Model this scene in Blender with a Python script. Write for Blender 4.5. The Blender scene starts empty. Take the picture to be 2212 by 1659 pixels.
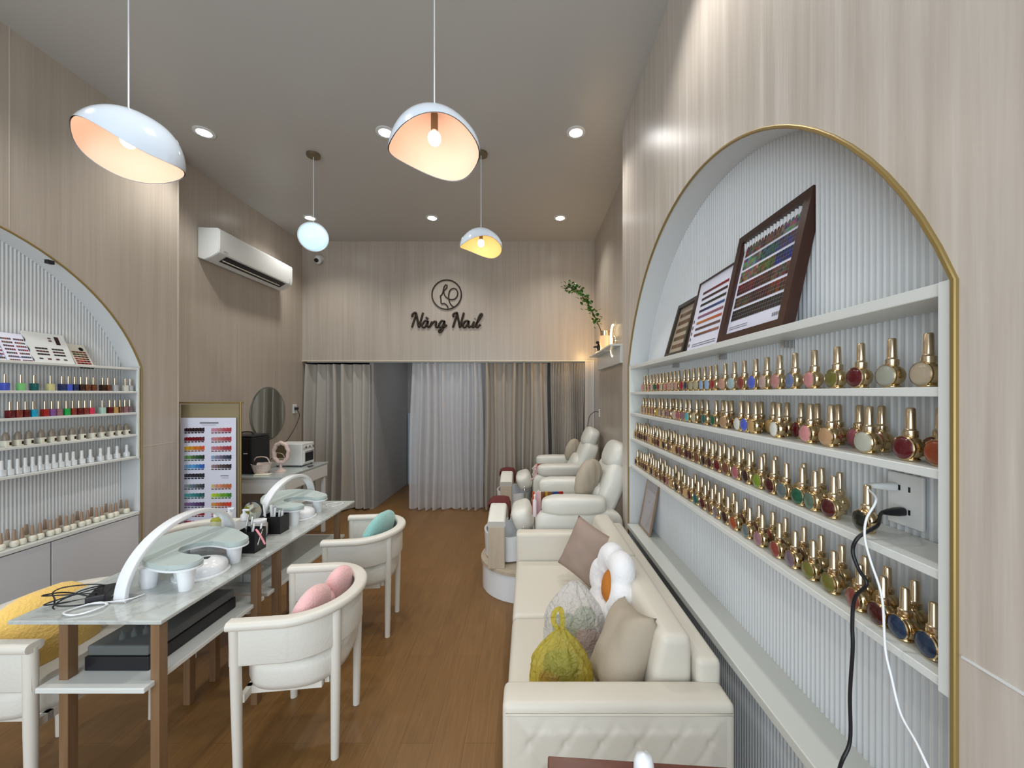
import bpy, bmesh, math, random
from mathutils import Vector, Matrix, noise
PI = math.pi
random.seed(7)
C = bpy.context.scene.collection
sc = bpy.context.scene

# ------------------------------------------------------------------ materials
def M(name, col, rough=.5, metal=0., spec=.5, bump=0., bscale=40., trans=0., alpha=1., emis=None, estr=0., coat=0., sub=0., ior=1.45, sheen=0.):
    m = bpy.data.materials.new(name); m.use_nodes = True
    nt = m.node_tree; b = nt.nodes['Principled BSDF']
    b.inputs['Base Color'].default_value = (*col, 1)
    b.inputs['Roughness'].default_value = rough
    b.inputs['Metallic'].default_value = metal
    b.inputs['Specular IOR Level'].default_value = spec
    b.inputs['Transmission Weight'].default_value = trans
    b.inputs['Alpha'].default_value = alpha
    b.inputs['Coat Weight'].default_value = coat
    b.inputs['IOR'].default_value = ior
    b.inputs['Sheen Weight'].default_value = sheen
    if emis:
        b.inputs['Emission Color'].default_value = (*emis, 1)
        b.inputs['Emission Strength'].default_value = estr
    if bump:
        tc = nt.nodes.new('ShaderNodeTexCoord'); n = nt.nodes.new('ShaderNodeTexNoise')
        n.inputs['Scale'].default_value = bscale; n.inputs['Detail'].default_value = 3
        bp = nt.nodes.new('ShaderNodeBump'); bp.inputs['Strength'].default_value = bump
        bp.inputs['Distance'].default_value = .01
        nt.links.new(tc.outputs['Object'], n.inputs['Vector'])
        nt.links.new(n.outputs['Fac'], bp.inputs['Height'])
        nt.links.new(bp.outputs['Normal'], b.inputs['Normal'])
    return m

def ramp(nt, stops):
    r = nt.nodes.new('ShaderNodeValToRGB'); e = r.color_ramp.elements
    e[0].position, e[0].color = stops[0][0], (*stops[0][1], 1)
    e[1].position, e[1].color = stops[-1][0], (*stops[-1][1], 1)
    for p, c in stops[1:-1]:
        k = e.new(p); k.color = (*c, 1)
    return r

def streaks(name, stops, scale, rough=.35, scale2=None, bump=.02):
    m = bpy.data.materials.new(name); m.use_nodes = True
    nt = m.node_tree; b = nt.nodes['Principled BSDF']; L = nt.links
    tc = nt.nodes.new('ShaderNodeTexCoord'); mp = nt.nodes.new('ShaderNodeMapping')
    mp.inputs['Scale'].default_value = scale
    n = nt.nodes.new('ShaderNodeTexNoise'); n.inputs['Scale'].default_value = 1; n.inputs['Detail'].default_value = 6
    n.inputs['Roughness'].default_value = .65
    L.new(tc.outputs['Object'], mp.inputs['Vector']); L.new(mp.outputs['Vector'], n.inputs['Vector'])
    mp2 = nt.nodes.new('ShaderNodeMapping'); mp2.inputs['Scale'].default_value = scale2 or [s*.22 for s in scale]
    n2 = nt.nodes.new('ShaderNodeTexNoise'); n2.inputs['Scale'].default_value = 1; n2.inputs['Detail'].default_value = 3
    L.new(tc.outputs['Object'], mp2.inputs['Vector']); L.new(mp2.outputs['Vector'], n2.inputs['Vector'])
    mx = nt.nodes.new('ShaderNodeMath'); mx.operation = 'ADD'
    h = nt.nodes.new('ShaderNodeMath'); h.operation = 'MULTIPLY'; h.inputs[1].default_value = .5
    L.new(n.outputs['Fac'], mx.inputs[0]); L.new(n2.outputs['Fac'], mx.inputs[1]); L.new(mx.outputs[0], h.inputs[0])
    r = ramp(nt, stops); L.new(h.outputs[0], r.inputs['Fac']); L.new(r.outputs['Color'], b.inputs['Base Color'])
    b.inputs['Roughness'].default_value = rough
    bp = nt.nodes.new('ShaderNodeBump'); bp.inputs['Strength'].default_value = bump*5; bp.inputs['Distance'].default_value = .004
    L.new(h.outputs[0], bp.inputs['Height']); L.new(bp.outputs['Normal'], b.inputs['Normal'])
    return m

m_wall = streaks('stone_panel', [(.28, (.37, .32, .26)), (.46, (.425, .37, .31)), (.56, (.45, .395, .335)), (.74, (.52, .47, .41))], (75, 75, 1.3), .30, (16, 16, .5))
m_wall_r = streaks('stone_panel_daylit', [(.27, (.43, .375, .32)), (.45, (.535, .475, .415)), (.55, (.585, .53, .47)), (.73, (.74, .69, .63))], (48, 48, 1.6), .32, (15, 15, .7))  # left wall's stone made paler: daylight put into the right wall's colour
m_stonefloor = None

def wood_floor():
    m = bpy.data.materials.new('laminate_floor'); m.use_nodes = True
    nt = m.node_tree; b = nt.nodes['Principled BSDF']; L = nt.links
    tc = nt.nodes.new('ShaderNodeTexCoord')
    mp = nt.nodes.new('ShaderNodeMapping'); mp.inputs['Rotation'].default_value = (0, 0, PI/2)
    br = nt.nodes.new('ShaderNodeTexBrick'); br.inputs['Scale'].default_value = 1
    br.inputs['Brick Width'].default_value = 1.2; br.inputs['Row Height'].default_value = .145
    br.inputs['Mortar Size'].default_value = .0012
    br.inputs['Color1'].default_value = (.185, .095, .030, 1); br.inputs['Color2'].default_value = (.205, .108, .036, 1)
    br.inputs['Mortar'].default_value = (.13, .064, .02, 1)
    L.new(tc.outputs['Object'], mp.inputs['Vector']); L.new(mp.outputs['Vector'], br.inputs['Vector'])
    m2 = nt.nodes.new('ShaderNodeMapping'); m2.inputs['Scale'].default_value = (90, 4, 1)
    n = nt.nodes.new('ShaderNodeTexNoise'); n.inputs['Scale'].default_value = 1; n.inputs['Detail'].default_value = 5
    L.new(tc.outputs['Object'], m2.inputs['Vector']); L.new(m2.outputs['Vector'], n.inputs['Vector'])
    r = ramp(nt, [(.3, (.88, .86, .82)), (.7, (1.12, 1.11, 1.08))]); L.new(n.outputs['Fac'], r.inputs['Fac'])
    mx = nt.nodes.new('ShaderNodeMixRGB'); mx.blend_type = 'MULTIPLY'; mx.inputs['Fac'].default_value = 1
    L.new(br.outputs['Color'], mx.inputs['Color1']); L.new(r.outputs['Color'], mx.inputs['Color2'])
    L.new(mx.outputs['Color'], b.inputs['Base Color']); b.inputs['Roughness'].default_value = .38
    b.inputs['Specular IOR Level'].default_value = .35
    return m
m_floor = wood_floor()

m_ceil = M('ceiling_paint', (.47, .46, .44), .38)
m_white = M('white_lacquer', (.70, .72, .71), .3)
m_shelf = M('white_shelf_board', (.70, .725, .70), .32)
m_niche = M('niche_white', (.68, .70, .71), .4)
m_rib = M('fluted_white_panel', (.68, .70, .71), .33)
m_gold_trim = M('brass_strip', (.34, .245, .09), .42, .6)
m_gold = M('gold_glass', (.72, .56, .33), .14, 1.)
m_goldcap = M('gold_cap', (.80, .66, .46), .2, 1.)
m_black = M('black_plastic', (.012, .012, .015), .35)
m_blackm = M('black_fabric_case', (.006, .006, .008), .5)
m_sign = M('sign_bronze', (.035, .022, .014), .35, .3)
m_chairw = M('chair_cream_wood', (.70, .675, .61), .35)
m_chairc = M('chair_cream_leather', (.69, .675, .62), .45, bump=.15, bscale=90)
m_sofa = M('cream_leatherette', (.68, .64, .555), .38, bump=.06, bscale=60)
m_recl = M('recliner_cream', (.70, .70, .645), .32, bump=.12, bscale=14)
m_brownwood = streaks('brown_table_wood', [(.3, (.15, .085, .04)), (.7, (.27, .16, .085))], (50, 50, 3), .4)
m_oak = streaks('pale_oak', [(.3, (.42, .34, .25)), (.7, (.60, .51, .40))], (50, 50, 3), .5)
m_maroon = M('maroon_towel', (.12, .018, .018), .9, bump=.4, bscale=200)
m_glossw = M('gloss_white', (.82, .85, .88), .15, coat=.4)
m_pendout = M('lampshade_outside', (.62, .70, .80), .12, coat=.6)
m_pendin = M('lampshade_inside', (.80, .58, .48), .5)
m_pendin2 = M('lampshade_inside_warm', (.85, .60, .26), .5)
m_bulb = M('lit_bulb', (1, .9, .8), .3, emis=(1, .80, .62), estr=8)
m_down = M('downlight_glow', (1, 1, 1), .3, emis=(1, 1, 1), estr=18)
m_brass = M('aged_brass', (.20, .16, .10), .4, .6)
m_chrome = M('chrome', (.75, .75, .76), .12, 1.)
m_mirror = M('mirror_glass', (.62, .64, .60), .02, 1.)
m_drape = M('beige_drape', (.42, .395, .355), .75, bump=.1, bscale=300)
m_drape2 = M('taupe_drape', (.40, .36, .31), .75)
m_wire = M('white_cable', (.8, .82, .85), .4)
m_clear = M('clear_acrylic', (.85, .9, .92), .05, trans=.0, alpha=.22)
m_pinkp = M('pink_plush', (.86, .50, .50), .9, bump=.5, bscale=120, sheen=.5)
m_teal = M('teal_plush', (.24, .50, .48), .9, bump=.5, bscale=90, sheen=.5)
m_yellow = M('yellow_plush', (.90, .60, .16), .9, bump=.5, bscale=90, sheen=.4)
m_beigef = M('beige_fabric', (.43, .37, .29), .8, bump=.2, bscale=250)
m_mauvef = M('mauve_fabric', (.36, .27, .225), .8, bump=.2, bscale=250)
m_plushw = M('white_plush', (.88, .88, .90), .9, bump=.4, bscale=60, sheen=.5)
m_orange = M('orange_fabric', (.62, .22, .03), .8)
m_leaf = M('leaf_green', (.05, .17, .02), .5)
m_stem = M('stem_brown', (.10, .06, .03), .6)
m_cream = M('cream_label', (.76, .74, .62), .5)
m_pinkm = M('pink_plastic', (.85, .32, .38), .35)
m_rose = M('rose_ornate', (.64, .50, .46), .4, bump=.5, bscale=60)
m_sill = M('sill_stone', (.62, .64, .60), .25)
m_darkw = streaks('dark_brown_wood', [(.3, (.030, .012, .008)), (.7, (.060, .022, .014))], (40, 40, 5), .35)
m_redwood = streaks('red_brown_wood', [(.3, (.10, .03, .018)), (.7, (.17, .055, .03))], (8, 60, 60), .25)
m_mat = M('mat_grey_green', (.46, .54, .53), .42)
m_paper = M('poster_paper', (.76, .78, .92), .35)
m_tan = M('tan_board', (.30, .25, .15), .4)
m_grey = M('grey_panel', (.52, .53, .55), .45)
m_cabinet = M('cabinet_grey_white', (.60, .615, .64), .35)
m_backroom = M('partition_grey', (.36, .355, .35), .7)
m_bluelight = M('light_blue_panel', (.45, .56, .66), .6)

def tint(name, rough=.25, coat=.5, metal=0.):
    m = M(name, (1, 1, 1), rough, metal, coat=coat); nt = m.node_tree
    oi = nt.nodes.new('ShaderNodeObjectInfo'); nt.links.new(oi.outputs['Color'], nt.nodes['Principled BSDF'].inputs['Base Color'])
    return m
m_tint = tint('polish_colour')
def vcol(name, rough=.3, coat=.3):
    m = M(name, (1, 1, 1), rough, coat=coat); nt = m.node_tree
    a = nt.nodes.new('ShaderNodeVertexColor'); a.layer_name = 'Col'
    nt.links.new(a.outputs['Color'], nt.nodes['Principled BSDF'].inputs['Base Color']); return m
m_print = vcol('printed_swatches')

def marble():
    m = M('marble_top', (.6, .64, .62), .12, coat=.4); nt = m.node_tree; L = nt.links; b = nt.nodes['Principled BSDF']
    tc = nt.nodes.new('ShaderNodeTexCoord'); n = nt.nodes.new('ShaderNodeTexNoise')
    n.inputs['Scale'].default_value = 3.2; n.inputs['Detail'].default_value = 9; n.inputs['Distortion'].default_value = 1.6; n.inputs['Roughness'].default_value = .6
    L.new(tc.outputs['Object'], n.inputs['Vector'])
    r = ramp(nt, [(.36, (.44, .47, .46)), (.47, (.50, .535, .52)), (.50, (.41, .43, .42)), (.53, (.50, .535, .52)), (.7, (.54, .58, .56))])
    L.new(n.outputs['Fac'], r.inputs['Fac']); L.new(r.outputs['Color'], b.inputs['Base Color']); return m
m_marble = marble()

def film(name, col, trn, rough=.15):
    m = bpy.data.materials.new(name); m.use_nodes = True; nt = m.node_tree; L = nt.links
    out = nt.nodes['Material Output']; b = nt.nodes['Principled BSDF']
    b.inputs['Base Color'].default_value = (*col, 1); b.inputs['Roughness'].default_value = rough
    if rough < .49:
        tc = nt.nodes.new('ShaderNodeTexCoord'); vo = nt.nodes.new('ShaderNodeTexVoronoi'); vo.inputs['Scale'].default_value = 22
        nz = nt.nodes.new('ShaderNodeTexNoise'); nz.inputs['Scale'].default_value = 9; nz.inputs['Detail'].default_value = 4
        L.new(tc.outputs['Object'], nz.inputs['Vector']); L.new(nz.outputs['Color'], vo.inputs['Vector']); vo.inputs['Scale'].default_value = 9
        bp = nt.nodes.new('ShaderNodeBump'); bp.inputs['Strength'].default_value = 1; bp.inputs['Distance'].default_value = .014
        L.new(vo.outputs['Distance'], bp.inputs['Height']); L.new(bp.outputs['Normal'], b.inputs['Normal'])
    t = nt.nodes.new('ShaderNodeBsdfTransparent'); t.inputs['Color'].default_value = (*[min(1, c*1.15+.1) for c in col], 1)
    tl = nt.nodes.new('ShaderNodeBsdfTranslucent'); tl.inputs['Color'].default_value = (*col, 1)
    a = nt.nodes.new('ShaderNodeMixShader'); a.inputs[0].default_value = .35
    L.new(b.outputs[0], a.inputs[1]); L.new(tl.outputs[0], a.inputs[2])
    x = nt.nodes.new('ShaderNodeMixShader'); x.inputs[0].default_value = trn
    L.new(a.outputs[0], x.inputs[1]); L.new(t.outputs[0], x.inputs[2]); L.new(x.outputs[0], out.inputs['Surface'])
    return m
m_sheer = film('sheer_white_voile', (.90, .90, .92), .36, .8)
m_bagw = film('white_plastic_film', (.95, .93, .93), .45, .12)
m_bagy = film('yellow_plastic_film', (.74, .66, .18), .48, .1)
m_cloud = film('clear_lid', (.34, .36, .36), .5, .55)

# ------------------------------------------------------------------ mesh helpers
def obj(name, bm, mat=None, parent=None, smooth=False, loc=(0, 0, 0), rot=None, kind=None):
    me = bpy.data.meshes.new(name)
    bmesh.ops.recalc_face_normals(bm, faces=bm.faces[:])
    bm.to_mesh(me); bm.free()
    if smooth is True:
        for p in me.polygons: p.use_smooth = True
    elif smooth:
        for p in me.polygons: p.use_smooth = True
        me.set_sharp_from_angle(angle=math.radians(smooth))
    mats = mat if isinstance(mat, (list, tuple)) else [mat]
    for q in mats:
        if q: me.materials.append(q)
    o = bpy.data.objects.new(name, me); C.objects.link(o)
    o.location = loc
    if rot: o.rotation_euler = rot
    if parent: o.parent = parent
    if kind: o['kind'] = kind
    return o

def tag(o, label, cat, group=None):
    o['label'] = label; o['category'] = cat
    if group: o['group'] = group
    return o
def thing(name, label, cat, loc=(0, 0, 0), rz=0, group=None, rot=None):
    o = bpy.data.objects.new(name, None); C.objects.link(o); o.empty_display_size = .05
    o.location = loc; o.rotation_euler = rot or (0, 0, rz)
    return tag(o, label, cat, group)
def struct(name, bm, mat, **k): return obj(name, bm, mat, kind='structure', **k)

def NB(): return bmesh.new()
def box(bm, x0, x1, y0, y1, z0, z1, bev=0, seg=2, mi=0):
    r = bmesh.ops.create_cube(bm, size=1); vs = r['verts']
    for v in vs:
        v.co = Vector(((x0+x1)/2+v.co.x*(x1-x0), (y0+y1)/2+v.co.y*(y1-y0), (z0+z1)/2+v.co.z*(z1-z0)))
    fs = set(f for v in vs for f in v.link_faces)
    for f in fs: f.material_index = mi
    if bev:
        es = list(set(e for v in vs for e in v.link_edges))
        bmesh.ops.bevel(bm, geom=es, offset=bev, segments=seg, affect='EDGES', profile=.5)
    return bm
def bx(*a, **k): return box(NB(), *a, **k)

def lathe(bm, prof, seg=24, c=(0, 0, 0), axis='Z', cap=True):
    rings = []
    for r, z in prof:
        ring = []
        for i in range(seg):
            a = 2*PI*i/seg
            p = Vector((r*math.cos(a), r*math.sin(a), z))
            if axis == 'X': p = Vector((p.z, p.x, p.y))
            if axis == 'Y': p = Vector((p.x, p.z, p.y))
            ring.append(bm.verts.new(p+Vector(c)))
        rings.append(ring)
    for a, b in zip(rings, rings[1:]):
        for i in range(seg):
            j = (i+1) % seg
            bm.faces.new((a[i], a[j], b[j], b[i]))
    if cap:
        if prof[0][0] > 1e-5: bm.faces.new(rings[0])
        if prof[-1][0] > 1e-5: bm.faces.new(rings[-1])
    return bm

def cat(pts, n=6, closed=False):
    P = [Vector(p) for p in pts]; out = []
    N = len(P); rng = N if closed else N-1
    for i in range(rng):
        if closed: a, b, c, d = P[(i-1) % N], P[i], P[(i+1) % N], P[(i+2) % N]
        else: a, b, c, d = P[max(i-1, 0)], P[i], P[i+1], P[min(i+2, N-1)]
        for k in range(n):
            t = k/n
            out.append(.5*((2*b)+(c-a)*t+(2*a-5*b+4*c-d)*t*t+(3*b-a-3*c+d)*t**3))
    if not closed: out.append(P[-1])
    return out

def sweep(bm, path, cross, closed=False, up=(0, 0, 1), cap=True, scales=None):
    """cross: list of (u,v): u along the side normal, v along up"""
    path = [Vector(p) for p in path]; up = Vector(up); rings = []; N = len(path)
    for i, p in enumerate(path):
        if closed: t = path[(i+1) % N]-path[i-1]
        else: t = path[min(i+1, N-1)]-path[max(i-1, 0)]
        t.normalize()
        s = t.cross(up)
        if s.length < 1e-4: s = t.cross(Vector((1, 0, 0)))
        s.normalize(); w = s.cross(t).normalized()
        k = scales[i] if scales else 1
        rings.append([bm.verts.new(p+s*u*k+w*v*k) for u, v in cross])
    M_ = len(cross)
    for i in range(N if closed else N-1):
        a, b = rings[i], rings[(i+1) % N]
        for k in range(M_):
            j = (k+1) % M_
            bm.faces.new((a[k], a[j], b[j], b[k]))
    if cap and not closed:
        bm.faces.new(rings[0]); bm.faces.new(rings[-1])
    return bm
def circ(r, n=8): return [(r*math.cos(2*PI*i/n), r*math.sin(2*PI*i/n)) for i in range(n)]
def rrect(w, h, r, n=3):
    out = []
    for cx, cy, a0 in ((w/2-r, h/2-r, 0), (-w/2+r, h/2-r, PI/2), (-w/2+r, -h/2+r, PI), (w/2-r, -h/2+r, 3*PI/2)):
        for i in range(n+1):
            a = a0+PI/2*i/n; out.append((cx+r*math.cos(a), cy+r*math.sin(a)))
    return out
def tube(bm, pts, r, n=6, seg=8, closed=False, scales=None):
    path = cat(pts, n, closed); N = len(path); rings = []
    t0 = (path[1]-path[0]).normalized()
    s = t0.cross(Vector((0, 0, 1)))
    if s.length < .1: s = t0.cross(Vector((1, 0, 0)))
    for i, p in enumerate(path):
        t = (path[min(i+1, N-1)]-path[max(i-1, 0)]).normalized()
        s = (s-t*s.dot(t)).normalized(); w = t.cross(s)
        rings.append([bm.verts.new(p+s*u+w*v) for u, v in circ(r, seg)])
    for a, b in zip(rings, rings[1:]):
        for k in range(seg): bm.faces.new((a[k], a[(k+1) % seg], b[(k+1) % seg], b[k]))
    bm.faces.new(rings[0]); bm.faces.new(rings[-1])
    return bm

def puff(bm, c, s, e1=.55, e2=.55, nu=24, nv=14, rot=None, wr=0, seed=0):
    """superellipsoid cushion, s = half sizes"""
    def sp(x, p): return math.copysign(abs(x)**p, x)
    rings = []
    R = rot if rot else Matrix.Identity(3)
    for j in range(nv+1):
        v = -PI/2+PI*j/nv; ring = []
        for i in range(nu):
            u = 2*PI*i/nu
            p = Vector((s[0]*sp(math.cos(v), e1)*sp(math.cos(u), e2), s[1]*sp(math.cos(v), e1)*sp(math.sin(u), e2), s[2]*sp(math.sin(v), e1)))
            if wr: p *= 1+wr*noise.noise(p*14+Vector((seed, seed, 0)))
            ring.append(p)
        rings.append(ring)
    V = []
    for j, ring in enumerate(rings):
        if j in (0, nv): V.append([bm.verts.new(R@ring[0]+Vector(c))])
        else: V.append([bm.verts.new(R@p+Vector(c)) for p in ring])
    for j in range(nv):
        a, b = V[j], V[j+1]
        for i in range(nu):
            k = (i+1) % nu
            if len(a) == 1: bm.faces.new((a[0], b[i], b[k]))
            elif len(b) == 1: bm.faces.new((a[i], a[k], b[0]))
            else: bm.faces.new((a[i], a[k], b[k], b[i]))
    return bm

def pillow(bm, w, h, t, n=18, wr=.006, pinch=.10, seed=0):
    """in the local XZ plane, thickness along Y"""
    F = {}
    for s in (1, -1):
        for i in range(n+1):
            for j in range(n+1):
                u, v = -1+2*i/n, -1+2*j/n
                edge = i in (0, n) or j in (0, n)
                if edge and s == -1: F[s, i, j] = F[1, i, j]; continue
                th = t/2*((1-u**4)*(1-v**4))**.55
                px = u*w/2*(1-pinch*(1-abs(v)**2)*.5+0*v); pz = v*h/2*(1-pinch*(1-abs(u)**2)*.5)
                q = noise.noise(Vector((u*2.2+seed, v*2.2, s)))*wr
                F[s, i, j] = bm.verts.new((px, s*(th+(0 if edge else q)), pz))
    for s in (1, -1):
        for i in range(n):
            for j in range(n):
                bm.faces.new((F[s, i, j], F[s, i+1, j], F[s, i+1, j+1], F[s, i, j+1]))
    return bm

def prism(bm, poly, z0, z1, mi=0):
    a = [bm.verts.new((x, y, z0)) for x, y in poly]; b = [bm.verts.new((x, y, z1)) for x, y in poly]
    fs = [bm.faces.new(a), bm.faces.new(b)]
    for i in range(len(poly)):
        j = (i+1) % len(poly); fs.append(bm.faces.new((a[i], a[j], b[j], b[i])))
    for f in fs: f.material_index = mi
    return bm

def swatches(name, rects, parent, d=.001, mat=None):
    """rects in local XZ plane: (x0,x1,z0,z1,col[,skew]); thin printed marks standing at y=-d"""
    bm = NB(); L = bm.loops.layers.color.new('Col')
    for x0, x1, z0, z1, c in rects:
        vs = [bm.verts.new(p) for p in ((x0, -d, z0), (x1, -d, z0), (x1, -d, z1), (x0, -d, z1))]
        f = bm.faces.new(vs)
        for lp in f.loops: lp[L] = (*c, 1)
    me_o = obj('printed_pattern', bm, mat or m_print, parent)
    return me_o

def copy_tree(o, parent=None):
    c = o.copy(); C.objects.link(c)
    if parent: c.parent = parent
    for ch in list(o.children): copy_tree(ch, c)
    return c

# ================================================================== THE SHELL
XL, XLB, XR, XRB = -2.92, -3.055, .74, .90     # left face, left recess, right face, right recess
YB, ZC = 5.33, 3.66
YF = -1.3
ND = .145                                       # niche depth
AY0, AY1, ACZ, AR = .68, 2.885, 1.39, 1.175     # right arch
def arc_pts(y0, y1, cz, R, n=40, grow=0.):
    cy = (y0+y1)/2; h = (y1-y0)/2; a = math.acos(h/R)
    return [(cy-(R+grow)*math.cos(a+(PI-2*a)*i/n), cz+(R+grow)*math.sin(a+(PI-2*a)*i/n)) for i in range(n+1)]

bm = bx(-3.2, 1.1, YF, 8.2, -.06, 0); struct('floor', bm, m_floor)
bm = bx(-3.2, 1.1, YF, YB+.1, ZC, ZC+.06); struct('ceiling', bm, m_ceil)

def niche_wall(name, X, sgn, Xrec, ya, yb, arc, yend, mat):
    """wall face at X with an arched opening down to the floor; sgn = direction of the wall's inside"""
    bm = NB(); V = lambda y, z, x=X: bm.verts.new((x, y, z))
    def q(*p): bm.faces.new([V(*a) for a in p])
    q((YF, 0), (ya, 0), (ya, ZC), (YF, ZC)); q((yb, 0), (yend, 0), (yend, ZC), (yb, ZC))
    for (y0, z0), (y1, z1) in zip(arc, arc[1:]): q((y0, z0), (y1, z1), (y1, ZC), (y0, ZC))
    q((yend, 0), (yend, ZC), (yend, ZC, Xrec), (yend, 0, Xrec))      # return to the recess
    bmesh.ops.remove_doubles(bm, verts=bm.verts[:], dist=1e-5)
    return struct(name, bm, mat)
arcR = arc_pts(AY0, AY1, ACZ, AR)
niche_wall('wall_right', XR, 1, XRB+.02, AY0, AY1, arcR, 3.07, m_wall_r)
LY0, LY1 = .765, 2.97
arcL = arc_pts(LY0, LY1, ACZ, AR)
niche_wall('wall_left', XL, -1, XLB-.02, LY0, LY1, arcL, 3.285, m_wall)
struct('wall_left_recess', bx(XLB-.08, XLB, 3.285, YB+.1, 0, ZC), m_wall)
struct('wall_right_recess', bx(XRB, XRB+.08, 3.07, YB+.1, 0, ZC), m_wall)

def niche_lining(name, X, sgn, arc, ya, yb):
    bm = NB(); pts = [(ya, 0)]+arc+[(yb, 0)]
    a = [bm.verts.new((X, y, z)) for y, z in pts]; b = [bm.verts.new((X+sgn*(ND+.02), y, z)) for y, z in pts]
    for i in range(len(pts)-1): bm.faces.new((a[i], a[i+1], b[i+1], b[i]))
    return struct(name, bm, m_niche, smooth=35)
niche_lining('trim_1', XR, 1, arcR, AY0, AY1)
niche_lining('trim_2', XL, -1, arcL, LY0, LY1)

def ribs(name, X, sgn, y0, y1, z0, z1, sp=.0188, dp=.0105):
    bm = NB(); n = int((y1-y0)/sp)+1; prof = []
    for i in range(n):
        for k in range(6):
            t = k/6; y = y0+(i+t)*sp
            d = dp*math.sin(PI*min(1, t/.80))**.7 if t < .80 else 0
            prof.append((y, X-sgn*d))
    a = [bm.verts.new((x, y, z0)) for y, x in prof]; b = [bm.verts.new((x, y, z1)) for y, x in prof]
    for i in range(len(prof)-1): bm.faces.new((a[i], a[i+1], b[i+1], b[i]))
    return struct(name, bm, m_rib)
ribs('wall_right_niche', XR+ND, 1, AY0-.02, AY1+.02, 0, 2.62)
ribs('wall_left_niche', XL-ND, -1, LY0-.02, LY1+.02, .6, 2.62, dp=.0075)

def gold_trim(name, X, sgn, arc, ya, yb):
    path = [(X-sgn*.002, y, z) for y, z in [(ya, 0), (ya, .6), (ya, 1.2)]+arc+[(yb, 1.2), (yb, .6), (yb, 0)]]
    bm = NB(); sweep(bm, path, rrect(.010, .011, .002, 1), up=(1, 0, 0))
    return struct(name, bm, m_gold_trim, smooth=40)
gold_trim('trim_3', XR, 1, arcR, AY0, AY1)
gold_trim('trim_4', XL, -1, arcL, LY0, LY1)
# panel joints
struct('trim_5', bx(XR-.002, XR+.002, YF, AY0-.01, 1.150, 1.154), m_white)
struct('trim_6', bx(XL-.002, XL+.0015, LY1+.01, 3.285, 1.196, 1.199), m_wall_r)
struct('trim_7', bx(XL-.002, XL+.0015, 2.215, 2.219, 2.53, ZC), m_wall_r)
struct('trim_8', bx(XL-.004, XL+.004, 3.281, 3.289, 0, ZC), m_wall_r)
# back: header over the curtains, flank, and the room behind
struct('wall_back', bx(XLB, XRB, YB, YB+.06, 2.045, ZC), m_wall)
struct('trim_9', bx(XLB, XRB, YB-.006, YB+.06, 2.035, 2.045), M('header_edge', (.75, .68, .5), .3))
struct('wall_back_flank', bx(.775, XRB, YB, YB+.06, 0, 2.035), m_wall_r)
struct('trim_10', bx(.885, .893, YB-.012, YB-.002, .9, 2.035), m_white)
struct('wall_corridor', bx(-2.19, -2.135, YB+.12, 7.0, 0, 2.5), m_backroom)
struct('wall_rear', bx(-3.2, 1.1, 7.0, 7.06, 0, 2.6), m_backroom)
struct('wall_rear_panel', bx(-2.12, -1.97, 6.95, 6.995, 0, 1.25), m_bluelight)
struct('ceiling_rear', bx(-3.2, 1.1, YB+.06, 7.06, 2.5, 2.56), m_backroom)
struct('wall_corridor_far', bx(.9, .96, YB+.1, 7.0, 0, 2.5), m_backroom)
struct('wall_store_left', bx(-3.2, -3.1, YB+.1, 7.0, 0, 2.5), m_backroom)
# sill across the right niche, a white storage plinth on the left
struct('trim_11', bx(XR-.012, XR+ND, AY0+.008, AY1-.008, .618, .65, bev=.003), m_sill)

# ------------------------------------------------------------------ curtains
def curtain(name, label, x0, x1, y, z0, z1, pleats, amp, mat, flare=0., seed=0, group=None, hem=.012, top=None):
    bm = NB(); n = pleats*8; rows = 16; V = []
    for j in range(rows+1):
        t = j/rows; row = []
        for i in range(n+1):
            u = i/n
            ph = u*pleats*2*PI + .9*math.sin(u*13+seed)*(1-t*.6)
            xx = x0+(x1-x0)*u+flare*(1-t)*(u-.5)+.01*math.sin(5*t+u*9+seed)
            a = amp*(.8+.45*math.sin(u*11+seed*2))*(1-.25*t)
            yy = y+a*.6-a*2.0*(.5+.5*math.sin(ph))**2.2-.10*a*math.sin(2*ph+seed)
            zz = z0+(z1-z0)*t + (hem*math.sin(ph+1)*1 if j == 0 else 0)
            row.append(bm.verts.new((xx, yy, zz)))
        V.append(row)
    for j in range(rows):
        for i in range(n): bm.faces.new((V[j][i], V[j][i+1], V[j+1][i+1], V[j+1][i]))
    o = obj(name, bm, mat, smooth=True)
    return tag(o, label, 'curtain', group)
curtain('curtain', 'grey beige curtain left of the dark corridor opening, behind the white console', -3.03, -2.17, YB+.09, .02, 2.0, 7, .085, m_drape, flare=.05, seed=1)
curtain('sheer_curtain', 'sheer white curtain right of the dark corridor opening', -1.60, -.64, YB+.10, .015, 2.02, 9, .085, m_sheer, flare=.08, seed=2.3)
curtain('curtain', 'taupe curtain in wide soft folds right of the sheer white one', -.60, .28, YB+.10, .02, 2.02, 7, .085, m_drape2, seed=4)
curtain('curtain', 'narrow tightly pleated taupe curtain at the far right corner of the back wall', .32, .765, YB+.05, .02, 2.02, 14, .034, m_drape2, seed=6)
tr = obj('curtain_track', bx(-3.03, .77, YB+.065, YB+.10, 2.024, 2.034), m_grey); tag(tr, 'thin metal curtain track under the back wall header', 'curtain track')

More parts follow.
